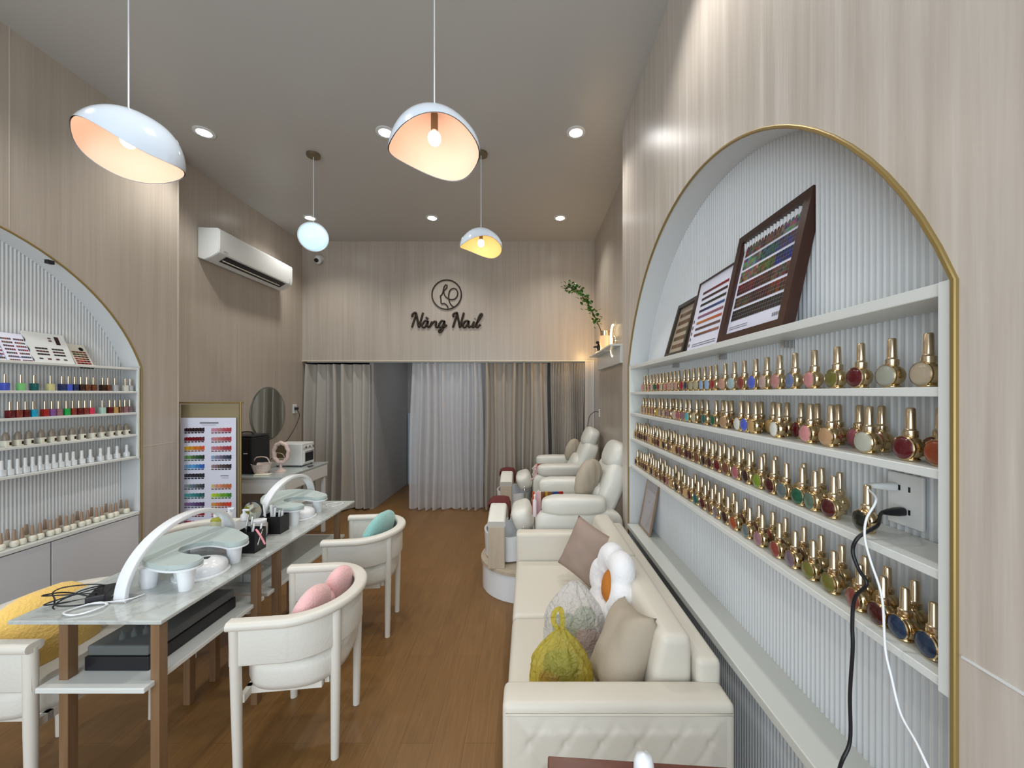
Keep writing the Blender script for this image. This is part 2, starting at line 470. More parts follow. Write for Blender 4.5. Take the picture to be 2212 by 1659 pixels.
# ------------------------------------------------------------------ sign
def sgn_pt(X, Y, dy=0.):
    px, py = 840+X/8.296, 560+Y/8.296
    return Vector(((px-1140)*YB/850, YB-.014-dy, 1.6-(py-850)*YB/850))
sign = thing('wall_sign', 'dark bronze Nàng Nail lettering with a round face emblem on back wall', 'sign', (-1.1, YB-.014, 2.5))
def stroke(bm, pts, r, n=5):
    P = [sgn_pt(*p)-sign.location for p in pts]
    sweep(bm, cat(P, n), circ(r, 6), up=(0, 1, 0))
letters = [
 ('letter_n', [[(430,1040),(423,1000),(455,968),(490,965),(480,1030),(450,1120),(418,1225)], [(490,965),(512,1060),(545,1222),(572,1120),(618,960)]]),
 ('letter_a', [[(700,1112),(650,1108),(608,1160),(602,1208),(640,1222),(688,1160),(706,1110),(695,1180),(710,1220),(740,1200)], [(672,1042),(708,1076)]]),
 ('letter_n', [[(735,1220),(755,1170),(780,1118)], [(752,1190),(790,1140),(828,1120),(852,1132),(842,1200),(868,1222),(905,1190)]]),
 ('letter_g', [[(1000,1112),(950,1108),(908,1160),(905,1210),(948,1216),(992,1150),(1003,1110),(985,1200),(960,1275),(920,1312),(900,1292),(930,1250),(1000,1215),(1040,1175)]]),
 ('letter_n', [[(1165,1040),(1155,1000),(1188,968),(1225,965),(1212,1030),(1182,1120),(1148,1228)], [(1225,965),(1243,1060),(1275,1225),(1302,1120),(1345,960)]]),
 ('letter_a', [[(1430,1112),(1380,1108),(1338,1160),(1330,1208),(1370,1222),(1418,1160),(1436,1110),(1425,1180),(1440,1220),(1475,1200)]]),
 ('letter_i', [[(1530,1118),(1497,1195),(1512,1222),(1552,1190)], [(1540,1072),(1550,1068)]]),
 ('letter_l', [[(1548,1190),(1605,1110),(1668,1010),(1662,983),(1635,1000),(1592,1110),(1567,1200),(1590,1222),(1642,1168)]]),
]
for nm, ss in letters:
    bm = NB()
    for i, s in enumerate(ss): stroke(bm, s, .0142)
    obj(nm, bm, m_sign, sign, smooth=True)
bm = NB()
ringp = [(1038+262*math.cos(2*PI*i/40), 637+262*math.sin(2*PI*i/40)) for i in range(40)]
sweep(bm, [sgn_pt(*p)-sign.location for p in ringp], circ(.0085, 6), closed=True, up=(0, 1, 0)); obj('emblem_ring', bm, m_sign, sign, smooth=True)
bm = NB()
stroke(bm, [(1020,460),(988,510),(975,580),(950,640),(925,665),(935,720),(943,795),(1000,795),(1050,840),(1068,895)], .0075)
stroke(bm, [(1020,460),(1045,475),(1035,520),(990,570),(1000,640),(1030,680),(1075,710),(1140,725),(1200,700),(1235,630),(1215,550),(1160,525),(1100,560),(1075,640),(1080,730),(1110,810),(1165,860)], .0075)
obj('emblem_face', bm, m_sign, sign, smooth=True)

# ------------------------------------------------------------------ ceiling lights
rows = [(3.10, ('near row', 'left wall', 'middle', 'right wall')), (4.61, ('far row', 'left wall', 'middle', 'right wall'))]
where = {(-2.55, 0): 'by left wall, between the two doors of lamps', }
lab = {(0, 0): 'round recessed downlight nearest the left wall, in the nearer visible row',
       (0, 1): 'round recessed downlight partly behind the middle wavy pendant shade',
       (0, 2): 'round recessed downlight close to right wall, in the nearer visible row',
       (1, 0): 'round recessed downlight just above the pale blue disc pendant',
       (1, 1): 'round recessed downlight in the middle of the row nearest back wall',
       (1, 2): 'round recessed downlight close to right wall, in row nearest back wall'}
for r, y in enumerate((3.10, 4.61, 1.55)):
    for c, x in enumerate((-2.55, -1.12, .38)):
        if r < 2:
            d = thing('recessed_downlight', lab[r, c], 'ceiling light', (x, y, ZC), group='recessed ceiling downlights')
            bm = NB(); lathe(bm, [(.075, 0), (.075, -.006), (.052, -.009), (.052, -.002)], 28, cap=False); obj('trim_ring', bm, m_white, d, smooth=40)
            bm = NB(); lathe(bm, [(.053, -.003), (.03, -.0075), (.0, -.009)], 24, cap=False); obj('diffuser', bm, m_down, d, smooth=True)
        l = bpy.data.lights.new('downlight_lamp', 'SPOT'); l.energy = 39; l.spot_size = math.radians(125); l.spot_blend = .8; l.shadow_soft_size = .05
        l.color = (1, .97, .92)
        lo = bpy.data.objects.new('downlight_lamp', l); C.objects.link(lo); lo.location = (x, y, ZC-.03); lo['kind'] = 'helper'

# ------------------------------------------------------------------ pendants
def pendant(label, x, y, z, rz, R=.185, tilt=(0, 0), inner=m_pendin, amp=.10, ph=0.):
    t = thing('pendant_lamp', label, 'pendant lamp', (x, y, z), group='pendant lamps')
    bm = NB(); nu, nv = 48, 14
    for s, mi in ((1.0, 0), (.975, 1)):
        rings = []
        for j in range(nv+1):
            ring = []
            for i in range(nu):
                a = 2*PI*i/nu
                end = 1.0+.05*math.sin(a)+amp*math.cos(2*a)*.3+amp*math.sin(2*a+ph)     # how far down the dome the rim runs
                f = j/nv*PI/2*end; rr = R*s*math.sin(min(f, PI*.60))
                tipx = 1.08+.10*abs(math.cos(a))**10
                ring.append(bm.verts.new((rr*tipx*math.cos(a), rr*.97*math.sin(a), R*1.06*s*math.cos(f))))
            rings.append(ring)
        for j in range(nv):
            for i in range(nu):
                k = (i+1) % nu
                f = bm.faces.new((rings[j][i], rings[j][k], rings[j+1][k], rings[j+1][i])); f.material_index = mi
    sh = obj('lamp_shade', bm, [m_pendout, inner], t, smooth=True, rot=(tilt[0], tilt[1], rz))
    top = R*1.06
    bm = NB(); lathe(bm, [(.003, top), (.003, ZC-z-.02)], 6); obj('cord', bm, m_wire, t)
    bm = NB(); lathe(bm, [(.0, ZC-z-.0), (.055, ZC-z-.001), (.055, ZC-z-.022), (0, ZC-z-.024)], 24); obj('ceiling_canopy', bm, m_brass, t, smooth=40)
    bm = NB(); lathe(bm, [(.016, top-.02), (.016, top-.095), (.013, top-.098)], 14); obj('socket', bm, m_brass, t, smooth=40)
    bz = top-.128
    bm = NB(); puff(bm, (0, 0, bz), (.029, .029, .032), 1, 1, 16, 10); obj('bulb', bm, m_bulb, t, smooth=True)
    l = bpy.data.lights.new('pendant_glow', 'POINT'); l.energy = .7; l.color = (1, .76, .58); l.shadow_soft_size = .035
    lo = bpy.data.objects.new('pendant_glow', l); C.objects.link(lo); lo.location = (x, y, z+bz-.05); lo['kind'] = 'helper'
    return t
pendant('wavy white pendant with pink inside, nearest the left niche wall', -1.775, 1.75, 2.655, 0, R=.185, tilt=(-.12, .17), ph=PI)
pendant('wavy white pendant with pink inside, in front of a downlight', -.415, 1.75, 2.68, 0, R=.172, tilt=(-.22, .0))
pendant('small wavy white pendant glowing warm yellow, nearest the back wall sign', -.40, 3.37, 2.85, 0, R=.155, tilt=(-.14, .06), inner=m_pendin2)
# the fourth: a shallow disc seen face on
t = thing('pendant_lamp', 'pale blue glowing disc pendant hanging in front of the security camera', 'pendant lamp', (-1.845, 3.387, 2.947), group='pendant lamps')
m_bluedisc = M('pale_blue_glass', (.55, .75, .95), .25, emis=(.55, .78, 1), estr=.75)
bm = NB(); lathe(bm, [(0, -.030), (.05, -.026), (.09, -.014), (.112, 0), (.09, .008), (0, .012)], 36, axis='Y', cap=False); obj('lamp_shade', bm, m_bluedisc, t, smooth=True, rot=(.35, .0, .5))
bm = NB(); sweep(bm, [(.116*math.cos(a), 0, .116*math.sin(a)) for a in [2*PI*i/36 for i in range(36)]], circ(.005, 6), closed=True, up=(0, 1, 0)); obj('rim', bm, m_glossw, t, smooth=True, rot=(.35, .0, .5))
bm = NB(); lathe(bm, [(.003, .112), (.003, ZC-2.947-.02)], 6); obj('cord', bm, m_wire, t)
bm = NB(); lathe(bm, [(.0, ZC-2.947), (.055, ZC-2.948), (.055, ZC-2.969), (0, ZC-2.971)], 24); obj('ceiling_canopy', bm, m_brass, t, smooth=40)

# ------------------------------------------------------------------ air conditioner, camera
ac = thing('air_conditioner', 'white split air conditioner mounted high on left recess wall', 'air conditioner', (XLB, 3.64, 2.86))
prof = [(0, .0), (.06, -.02), (.12, -.0), (.195, .045), (.205, .09), (.205, .255), (.19, .275), (0, .28)]
bm = NB(); W = 1.13
a = [bm.verts.new((x, 0, z)) for x, z in prof]; b = [bm.verts.new((x, W, z)) for x, z in prof]
bm.faces.new(a); bm.faces.new(b)
for i in range(len(prof)):
    j = (i+1) % len(prof); bm.faces.new((a[i], a[j], b[j], b[i]))
bmesh.ops.bevel(bm, geom=[e for e in bm.edges], offset=.006, segments=2, affect='EDGES')
obj('housing', bm, m_white, ac, smooth=30)
bm = NB(); vs = [bm.verts.new(p) for p in ((.118, .10, -.004), (.190, .10, .040), (.190, W-.12, .040), (.118, W-.12, -.004))]; bm.faces.new(vs)
for v in vs: v.co.z -= .004
for v in vs: v.co.x += .003
obj('air_outlet', bm, m_black, ac)
obj('louver', bx(.145, .149, .11, W-.16, -.001, .012), m_cream, ac)
obj('display_mark', bx(.2045, .2065, W-.06, W-.045, .06, .11), m_grey, ac)
obj('logo_mark', bx(.2045, .2065, .05, .10, .075, .083), m_grey, ac)
cam_t = thing('security_camera', 'small white dome security camera on back wall near left corner', 'camera', (-2.80, YB, 3.42))
bm = NB(); lathe(bm, [(.04, 0), (.04, -.03), (.025, -.035)], 18, axis='Y'); obj('mount', bm, m_white, cam_t, smooth=40)
bm = NB(); puff(bm, (0, -.07, -.03), (.045, .05, .06), 1, 1); obj('body', bm, m_white, cam_t, smooth=True)
bm = NB(); lathe(bm, [(.0, 0), (.026, .001), (.026, .02)], 16, axis='Y', c=(0, -.128, -.055)); obj('lens', bm, m_black, cam_t, smooth=40)

# ================================================================== RIGHT NICHE
SH = [1.80, 1.612, 1.462, 1.280, 1.088]      # board tops
un = thing('shelf_unit', 'white five-board display shelving built into right arched niche', 'shelving', (XR, AY0, SH[-1]-.02))
ox, oy, oz = un.location
for i, z in enumerate(SH):
    th = .024 if i == 0 else .018
    obj('shelf', bx(.003, ND-.012, .03, AY1-AY0-.03, z-th-oz, z-oz, bev=.0015, seg=1), m_shelf, un)
obj('side_panel', bx(-.001, ND-.012, .010, .030, SH[-1]-.024-oz, SH[0]-oz, bev=.0015, seg=1), m_shelf, un)
obj('side_panel', bx(-.001, ND-.012, AY1-AY0-.030, AY1-AY0-.010, SH[-1]-.024-oz, SH[0]-oz, bev=.0015, seg=1), m_shelf, un)
for y in (.62, 1.06, 1.6): obj('bracket', bx(.10, ND-.010, y-.008, y+.008, SH[0]-.05-oz, SH[0]-.024-oz), m_chrome, un)

ORD = ['zeroth', 'first', 'second', 'third', 'fourth', 'fifth', 'sixth', 'seventh', 'eighth', 'ninth', 'tenth', 'eleventh', 'twelfth', 'thirteenth',
       'fourteenth', 'fifteenth', 'sixteenth', 'seventeenth', 'eighteenth', 'nineteenth', 'twentieth']
def ordn(n):
    if n <= 20: return ORD[n]
    t = {2: 'twenty', 3: 'thirty', 4: 'forty', 5: 'fifty', 6: 'sixty', 7: 'seventy'}[n//10]
    return t+'-'+ORD[n % 10] if n % 10 else t[:-1]+'ieth'

def s2l(c): return tuple((v/255)**2.2 for v in c)
# round gold bottle, face towards -X
def make_round():
    bm = NB(); puff(bm, (0, 0, .0275), (.021, .0255, .0245), 1, 1, 18, 12)
    lathe(bm, [(.014, 0), (.016, .004), (.010, .008)], 14)
    root = obj('nail_polish_bottle', bm, m_gold, smooth=True)
    bm = NB(); lathe(bm, [(.0115, .048), (.0125, .050), (.0125, .062), (.0095, .064), (.0088, .068), (.0080, .106), (.006, .109), (0, .1095)], 14)
    obj('cap', bm, m_goldcap, root, smooth=50)
    bm = NB(); lathe(bm, [(.020, -.006), (.0240, -.012), (.0248, -.016), (.0228, -.0175)], 20, c=(0, 0, .027), axis='X', cap=False)
    obj('rim', bm, m_gold, root, smooth=60)
    bm = NB(); lathe(bm, [(.0232, -.0165), (.019, -.0205), (.010, -.0225), (0, -.023)], 20, c=(0, 0, .027), axis='X', cap=False)
    f = obj('colour_face', bm, m_tint, root, smooth=True)
    return root
proto = make_round(); used = [False]
CN = {'champagne': (196, 178, 150), 'pale grey': (168, 168, 152), 'dark red': (96, 12, 24), 'olive': (108, 104, 40), 'pink': (205, 130, 130), 'slate blue': (104, 122, 165),
      'dusty pink': (180, 118, 115), 'nude': (188, 158, 145), 'blue': (70, 88, 190), 'brick red': (135, 55, 45), 'pale blue': (165, 185, 190), 'salmon': (195, 140, 120),
      'red': (160, 30, 30), 'light blue': (135, 165, 205), 'beige': (180, 170, 135), 'navy': (35, 50, 95), 'white': (215, 215, 205), 'turquoise': (85, 180, 180),
      'mauve': (150, 105, 115), 'teal': (20, 95, 95), 'green': (25, 90, 62), 'lime green': (110, 135, 35), 'dark green': (25, 35, 25), 'maroon': (75, 22, 22),
      'dark brown': (50, 24, 18), 'brown': (105, 62, 40), 'rose': (160, 85, 95), 'slate grey': (95, 108, 108), 'grey green': (90, 115, 95), 'deep blue': (28, 50, 78),
      'terracotta': (130, 62, 50), 'rust': (150, 65, 30), 'gold': (190, 150, 90), 'yellow': (205, 170, 40), 'tan': (175, 135, 95), 'grey mauve': (115, 95, 105),
      'purple': (125, 80, 145), 'cyan': (20, 165, 205), 'hot pink': (220, 55, 90), 'mint': (180, 215, 200), 'silver': (180, 185, 190), 'light green': (120, 195, 120),
      'pale yellow': (205, 200, 140), 'bright green': (20, 165, 75), 'cream': (225, 220, 190)}
def place(seq, x, z, shelf, spot_word, x_back=None):
    """seq: (px, colour, back?)  near to far"""
    for k, (y, cname, back) in enumerate(seq):
        r = proto if not used[0] else copy_tree(proto); used[0] = True
        r.location = (x_back if back else x, y, z)
        r.rotation_euler = (0, 0, random.uniform(-.12, .12) + (.0))
        for ch in r.children:
            if ch.name.startswith('colour_face'):
                c = CN[cname]; j = random.uniform(.94, 1.06); g = sum(c)/3; ch.color = (*s2l([(v*.88+g*.12)*j*.97 for v in c]), 1)
        tag(r, 'round gold bottle, %s face, %s from near end of %s' % (cname, ordn(k+1), shelf), 'nail polish', 'polish bottles on '+shelf)
XF, XB_ = .785, .838
def ys(px, x): return 850*x/(px-1140)
r1 = [(2006,'champagne'),(1927,'pale grey'),(1860,'dark red'),(1809,'olive'),(1760,'pink'),(1718,'slate blue'),(1685,'dusty pink'),(1657.5,'nude'),(1633,'blue'),(1608.5,'brick red'),
      (1587,'pale blue'),(1567,'salmon'),(1547,'red'),(1535,'light blue'),(1522.5,'light blue'),(1510,'beige'),(1499,'beige'),(1487.5,'navy'),(1478.5,'red'),(1466.6,'salmon'),
      (1458,'nude'),(1450,'salmon'),(1442,'pink'),(1434,'beige'),(1427,'brick red'),(1420,'green'),(1413,'nude'),(1406.5,'pink'),(1399.5,'champagne'),(1393,'pink')]
place([(ys(p, .80), c, False) for p, c in r1], .80, SH[1], 'top bottle shelf, right niche', 'x')
r2 = [(2040,'rust',0),(2033,'dark red',1),(1967,'dark red',0),(1905,'red',1),(1878,'pale grey',0),(1857,'rose',1),(1811,'gold',1),(1795.6,'tan',0),(1766,'gold',1),(1751,'pink',0),(1731,'dark red',1),
      (1700.7,'red',1),(1683,'white',0),(1671,'gold',1),(1645,'gold',1),(1632.6,'gold',0),(1624,'blue',0),(1610,'white',0),(1604,'red',1),(1581,'tan',1),(1570,'tan',0),(1562,'gold',1),(1547.7,'green',0),
      (1528,'teal',0),(1517,'tan',1),(1505.5,'beige',0),(1491,'turquoise',0),(1482,'mauve',0),(1471,'rose',0),(1462,'nude',0),(1455,'nude',1),(1449,'mauve',0),(1440,'nude',0),(1431,'nude',0),(1425,'yellow',0),
      (1415,'pink',0),(1409,'tan',0),(1403,'salmon',0),(1396,'nude',0),(1390,'champagne',0)]
def fix(seq):
    out = []; last = {0: -1, 1: -1}
    for p, c, b in seq:
        y = ys(p, XB_ if b else XF)
        lim = last[b]+.0455
        oth = last[1-b]
        if y < lim: y = lim
        last[b] = y
        if .72 < y < AY1-.045: out.append((y, c, b))
    return sorted(out)
place(fix(r2), XF, SH[2], 'second bottle shelf, right niche', 'x', XB_)
far = ['maroon', 'dark brown', 'brown', 'maroon', 'gold', 'tan', 'brown', 'rose', 'dark brown', 'gold']
r3 = [(1874,'dark green',0),(1814.5,'gold',1),(1801,'maroon',0),(1775,'dark green',1),(1761,'grey green',0),(1737,'gold',1),(1733,'green',0),(1699,'slate grey',0),(1676,'maroon',1),(1672,'maroon',0),(1651,'gold',1),(1645,'lime green',0),
      (1626,'gold',1),(1619,'dark brown',0),(1606,'tan',1),(1597,'rose',0),(1584,'gold',1),(1575,'brown',0),(1565,'gold',1),(1556,'dark red',0),(1547,'gold',1),(1540,'maroon',0),(1533,'gold',1),(1527,'dark brown',0),(1517,'brown',1),(1511,'brown',0),(1506,'gold',1),(1498,'maroon',0)]
p = 1492; k = 0
while p > 1372:
    r3.append((p, far[k % 10], k % 2 if k % 3 else 0)); k += 1; p -= max(3.6, (p-1340)*.052)
place(fix(r3), XF, SH[3], 'third bottle shelf, right niche', 'x', XB_)
r4 = [(2066,'gold',1),(2018,'deep blue',0),(1976,'gold',1),(1955,'deep blue',0),(1917,'gold',1),(1908,'maroon',0),(1869,'gold',1),(1858,'terracotta',0),(1819,'green',1),(1801,'olive',0),(1774,'dark brown',1),(1757,'olive',0),(1737,'brown',1),(1718,'grey mauve',0),
      (1697,'dark green',1),(1684,'brick red',0),(1670,'terracotta',1),(1647,'mauve',0),(1640,'brown',1),(1620,'slate grey',0),(1610,'brown',1),(1592,'rust',0),(1585,'gold',1),(1573,'dark brown',0),(1563,'gold',1),(1554,'grey mauve',0),(1546,'gold',1),(1539,'brown',0),(1531,'gold',1),(1524,'maroon',0),(1517,'gold',1),(1509,'teal',0),(1502,'brown',1),(1496,'maroon',0)]
p = 1489; k = 3
while p > 1372:
    r4.append((p, far[(k*3) % 10], k % 2 if k % 3 else 0)); k += 1; p -= max(3.6, (p-1340)*.052)
place(fix(r4), XF, SH[4], 'lowest bottle shelf, right niche', 'x', XB_)

# framed colour charts leaning on the top board. local: x along the wall (towards camera = +x seen right), built in XZ, y=-d faces the room
def frame(label, cat_, y0, y1, x_foot, x_top, z0, h, fmat, fw, fd, paper, rects, group=None, name='framed_colour_chart'):
    lean = math.atan2(x_top-x_foot, h); L_ = math.hypot(x_top-x_foot, h)
    # local +X -> world -Y (towards camera), local -Y -> world -X (into the room)
    t = thing(name, label, cat_, (x_foot, (y0+y1)/2, z0+.002), rot=(-lean, 0, -PI/2), group=group)
    w = y1-y0
    bm = NB()
    box(bm, -w/2, -w/2+fw, 0, fd, 0, L_); box(bm, w/2-fw, w/2, 0, fd, 0, L_)
    box(bm, -w/2+fw, w/2-fw, 0, fd, 0, fw); box(bm, -w/2+fw, w/2-fw, 0, fd, L_-fw, L_)
    obj('frame', bm, fmat, t)
    obj('chart_paper', bx(-w/2+fw*.9, w/2-fw*.9, fd*.5, fd*.6, fw*.9, L_-fw*.9), paper, t)
    s = swatches('colour_swatches', rects(w, L_, fw), t, d=-fd*.5+.0015)
    return t
def rcol(base, j=.25): return tuple(max(0, min(1, b*random.uniform(1-j, 1+j))) for b in base)
def rects_big(w, h, fw):
    out = []; bases = [[(.42, .30, .26), (.35, .22, .2), (.45, .42, .38)], [(.40, .42, .40), (.10, .28, .30), (.20, .18, .35)], [(.42, .34, .28), (.28, .30, .05), (.02, .12, .35)],
                       [(.30, .03, .05), (.25, .10, .06), (.35, .25, .15)], [(.25, .17, .10), (.20, .05, .04), (.32, .16, .04)], [(.07, .05, .05), (.10, .05, .03), (.10, .09, .10)]]
    a, b = -w/2+fw*1.5, w/2-fw*1.5; n = 22
    for r in range(6):
        zt = h-fw*1.6-r*(h-fw*4.6)/5.7
        for k in range(n):
            x0 = a+(b-a)*k/n; seg = bases[r][min(2, int(k/n*3))]
            for q in range(3): out.append((x0+.0006, x0+(b-a)/n-.0006, zt-.0145*(q+1), zt-.0145*q-.0012, rcol(seg, .45)))
    for k in range(2): out.append((a, a+.13, fw*1.7+k*.008, fw*1.7+k*.008+.002, (.4, .4, .42)))
    for k in range(4): out.append((b-.05+k*.011, b-.043+k*.011, fw*1.8, fw*1.8+.012, (.5, .5, .52)))
    return out
def rects_mid(w, h, fw):
    out = []; cs = [(.55, .01, .04), (.22, .02, .03), (.14, .14, .07), (.15, .33, .55), (.60, .35, .38), (.75, .33, .14), (.42, .30, .25), (.62, .40, .32)]
    ds = [(.25, .02, .03), (.15, .02, .02), (.05, .08, .05), (.02, .03, .25), (.5, .33, .5), (.7, .45, .1), (.3, .22, .2), (.35, .16, .10)]
    for r in range(8):
        zt = h-.06-r*.030
        for k in range(16):
            t = k/15; c = tuple(ds[r][i]*(1-t)+cs[r][i]*t for i in range(3)); x0 = -w/2+.06+k*(w-.10)/16
            out.append((x0, x0+(w-.10)/16*.95, zt-.012, zt, c))
    for r in range(5): out.append((-w/2+.02, -w/2+.03, .03+r*.03, .045+r*.03, (.3, .3, .32)))
    out.append((-w/2+.06, w/2-.05, .025, .028, (.4, .4, .42))); out.append((-w/2+.06, w/2-.05, .035, .038, (.4, .4, .42)))
    return out
def rects_small(w, h, fw):
    out = []
    for r in range(5):
        for k in range(10): x0 = -w/2+.045+k*(w-.09)/10; out.append((x0, x0+(w-.09)/10*.8, h-.08-r*.045, h-.058-r*.045, rcol((.40, .30, .20), .3)))
    return out
frame('large dark brown framed glitter colour chart leaning on top board', 'colour chart', 1.20, 1.62, .775, .872, SH[0], .435, m_darkw, .032, .036, m_paper, rects_big, 'framed charts on the top board')
frame('white colour chart in thin dark frame between the two other frames', 'colour chart', 1.635, 1.985, .79, .868, SH[0], .35, m_darkw, .007, .012, m_paper, rects_mid, 'framed charts on the top board')
frame('small dark framed beige chart at far end of the top board', 'colour chart', 2.0, 2.26, .78, .866, SH[0], .30, M('dark_bronze_frame', (.05, .042, .03), .3, .4), .022, .03, M('beige_chart_paper', (.42, .35, .27), .3), rects_small, 'framed charts on the top board')
frame('gold edged frame leaning on the sill under the lowest shelf, far end', 'picture frame', 2.60, 2.84, .80, .868, .652, .36, M('thin_gold_frame', (.45, .33, .22), .3, .7), .008, .012, M('grey_rose_glass', (.42, .39, .40), .12), lambda w, h, f: [(-.02, .02, .2, .203, (.3, .25, .25))], name='picture_frame')

# outlets and cables, near end of third shelf
m_plate = M('plate_white', (.78, .80, .80), .3)
def outlet(name, label, loc, rz, holes=True, s=1.):
    t = thing(name, label, 'power outlet', loc, rz)
    obj('plate', bx(-.043*s, .043*s, -.008, 0, -.06*s, .06*s, bev=.003), m_plate, t)
    if holes:
        for z in (-.026, .026):
            bm = NB()
            for x in (-.012, .012): box(bm, x-.0025, x+.0025, -.0085, -.007, z-.006, z+.006)
            obj('socket_slots', bm, m_black, t)
    return t
outlet('power_outlet', 'white double socket plate with plugs, near end of the third bottle shelf', (.874, .905, SH[3]+.075), -PI/2)
outlet('switch_plate', 'white switch plate beside the socket at the niche near end', (.874, .79, SH[3]+.07), -PI/2, False)
def cable(name, label, pts, r, mat, plug_at, plug_mat):
    t = thing(name, label, 'cable', pts[0])
    o = Vector(pts[0])
    bm = NB(); tube(bm, [Vector(q)-o for q in pts], r, 6, 8); obj('cord', bm, mat, t, smooth=True)
    bm = NB(); d = (Vector(pts[1])-Vector(pts[0]))
    path = [Vector((0, 0, 0)), d*.3, d*.7, d]
    sweep(bm, path, rrect(.020, .018, .006), scales=[1, 1.0, .75, .4]); obj('plug', bm, plug_mat, t, smooth=50)
    return t
def cp(px, py, x): Y = 850*x/(px-1140); return (x, Y, 1.6-(py-850)*Y/850)
cable('appliance_cable', 'black power cord plugged into the socket and hanging over the shelves',
      [(.862, .905, SH[3]+.049), (.815, .905, SH[3]+.046), cp(1895, 1135, .775), cp(1855, 1160, .73), cp(1842, 1190, .722), cp(1855, 1230, .722), cp(1872, 1262, .722), cp(1846, 1292, .722), cp(1841, 1350, .722), cp(1842, 1400, .722), cp(1836, 1500, .722), cp(1836, 1600, .722), cp(1815, 1655, .70), cp(1790, 1760, .70)],
      .0038, m_black, 0, m_black)
cable('charging_cable', 'thin white charging cord hanging beside the black cord over the shelves',
      [(.862, .925, SH[3]+.101), (.80, .93, SH[3]+.103), cp(1893, 1078, .76), cp(1872, 1120, .73), cp(1868, 1160, .722), cp(1880, 1210, .72), cp(1905, 1290, .72), cp(1912, 1400, .715), cp(1925, 1460, .71), cp(1945, 1540, .70), cp(1980, 1605, .69), cp(2015, 1680, .68)],
      .0023, m_wire, 0, m_plate)

# ================================================================== LEFT NICHE
SL = [1.79, 1.617, 1.460, 1.297, 1.132]; LB = .715
un = thing('shelf_unit', 'white five-board display shelving built into left arched niche', 'shelving', (XL, LY0, SL[-1]-.02))
ox, oy, oz = un.location
for z in SL: obj('shelf', bx(-ND+.012, -.003, .010, LY1-LY0-.010, z-.016-oz, z-oz, bev=.0015, seg=1), m_shelf, un)
obj('side_panel', bx(-.016, .001, LY1-LY0-.022, LY1-LY0-.010, SL[-1]-.02-oz, SL[0]-oz, bev=.001, seg=1), m_shelf, un)
cab = thing('base_cabinet', 'grey white low cabinet filling the bottom of the left arched niche', 'cabinet', (XL, LY0, 0))
obj('countertop', bx(-ND+.010, -.001, .008, LY1-LY0-.008, LB-.022, LB, bev=.002), m_shelf, cab)
for k in range(4):
    y0 = .012+k*.548
    obj('door', bx(-ND+.02, -.006, y0, y0+.540, .05, LB-.028, bev=.002), m_cabinet, cab)
obj('plinth', bx(-ND+.03, -.02, .01, LY1-LY0-.01, 0, .05), m_grey, cab)

def make_left(kind):
    bm = NB()
    if kind == 'square':
        box(bm, -.014, .014, -.014, .014, 0, .044, bev=.003); root = obj('nail_polish_bottle', bm, m_tint, smooth=30)
        bm = NB(); lathe(bm, [(.006, .044), (.0062, .047), (.0055, .092), (0, .093)], 10); obj('cap', bm, m_goldcap, root, smooth=50)
    elif kind == 'dome':
        box(bm, -.018, .018, -.014, .014, 0, .036, bev=.003); root = obj('nail_polish_bottle', bm, m_cream, smooth=30)
        bm = NB(); lathe(bm, [(.015, .036), (.0155, .058), (.010, .076), (.004, .082), (0, .083)], 14); obj('cap', bm, M('tan_clear_cap', (.30, .25, .19), .12, alpha=.75), root, smooth=50)
        bm = NB(); box(bm, .0176, .0186, .002, .012, .008, .026); obj('label', bm, m_sign, root)
    elif kind == 'silver':
        bm = NB(); box(bm, -.014, .014, -.014, .014, 0, .036, bev=.004); root = obj('nail_polish_bottle', bm, m_glossw, smooth=30)
        bm = NB(); lathe(bm, [(.012, .036), (.0085, .046), (.0080, .086), (.006, .090), (0, .091)], 12); obj('cap', bm, m_plate, root, smooth=50)
    else:
        puff(bm, (0, 0, .019), (.018, .018, .020), .8, .9, 16, 10); root = obj('nail_polish_bottle', bm, m_cream, smooth=True)
        bm = NB(); lathe(bm, [(.0085, .038), (.0095, .042), (.006, .100), (0, .102)], 10); obj('cap', bm, M('tan_cap', (.38, .26, .18), .35), root, smooth=50)
    return root
def left_row(kind, zz, xs, cols, desc, shelf, dx):
    pr = make_left(kind); n = 0; last2 = {True: -9, False: -9}
    items = sorted(zip(xs, cols))                       # left in photo = nearest camera
    for k, (zx, cn) in enumerate(items):
        px = zx/3.77; x = XL-.03-(.045 if dx and k % 3 == 1 else 0) - .012
        y = 850*(-x)/(1140-px); bk = dx and k % 3 == 1
        if y-last2[bk] < .035: y = last2[bk]+.035
        if y > LY1-.035: continue
        last2[bk] = y
        r = pr if n == 0 else copy_tree(pr); n += 1
        r.location = (x, y, zz); r.rotation_euler = (0, 0, random.uniform(-.2, .2))
        if kind == 'square': r.color = (*s2l(CN[cn]), 1)
        d = ('square %s polish bottle with gold cap' % cn) if kind == 'square' else desc
        tag(r, '%s, %s from left, %s' % (d, ordn(n), shelf), 'nail polish', 'bottles on '+shelf)
left_row('square', SL[1], [38, 168, 278, 410, 505, 545, 590, 645, 683, 760, 835, 865, 935, 1020, 1055],
         ['blue', 'light green', 'teal', 'pale yellow', 'navy', 'blue', 'navy', 'dark brown', 'brown', 'brown', 'dark brown', 'brown', 'silver', 'white', 'silver'], '', 'second board of left niche', False)
left_row('square', SL[2], [80, 117, 190, 270, 365, 413, 460, 540, 590, 643, 685, 735, 833, 893, 932, 965, 1003, 1040],
         ['dark red', 'brick red', 'dark red', 'cyan', 'red', 'purple', 'mauve', 'bright green', 'brick red', 'dark red', 'brick red', 'hot pink', 'mint', 'dark red', 'gold', 'brown', 'mauve', 'grey mauve'], '', 'third board of left niche', False)
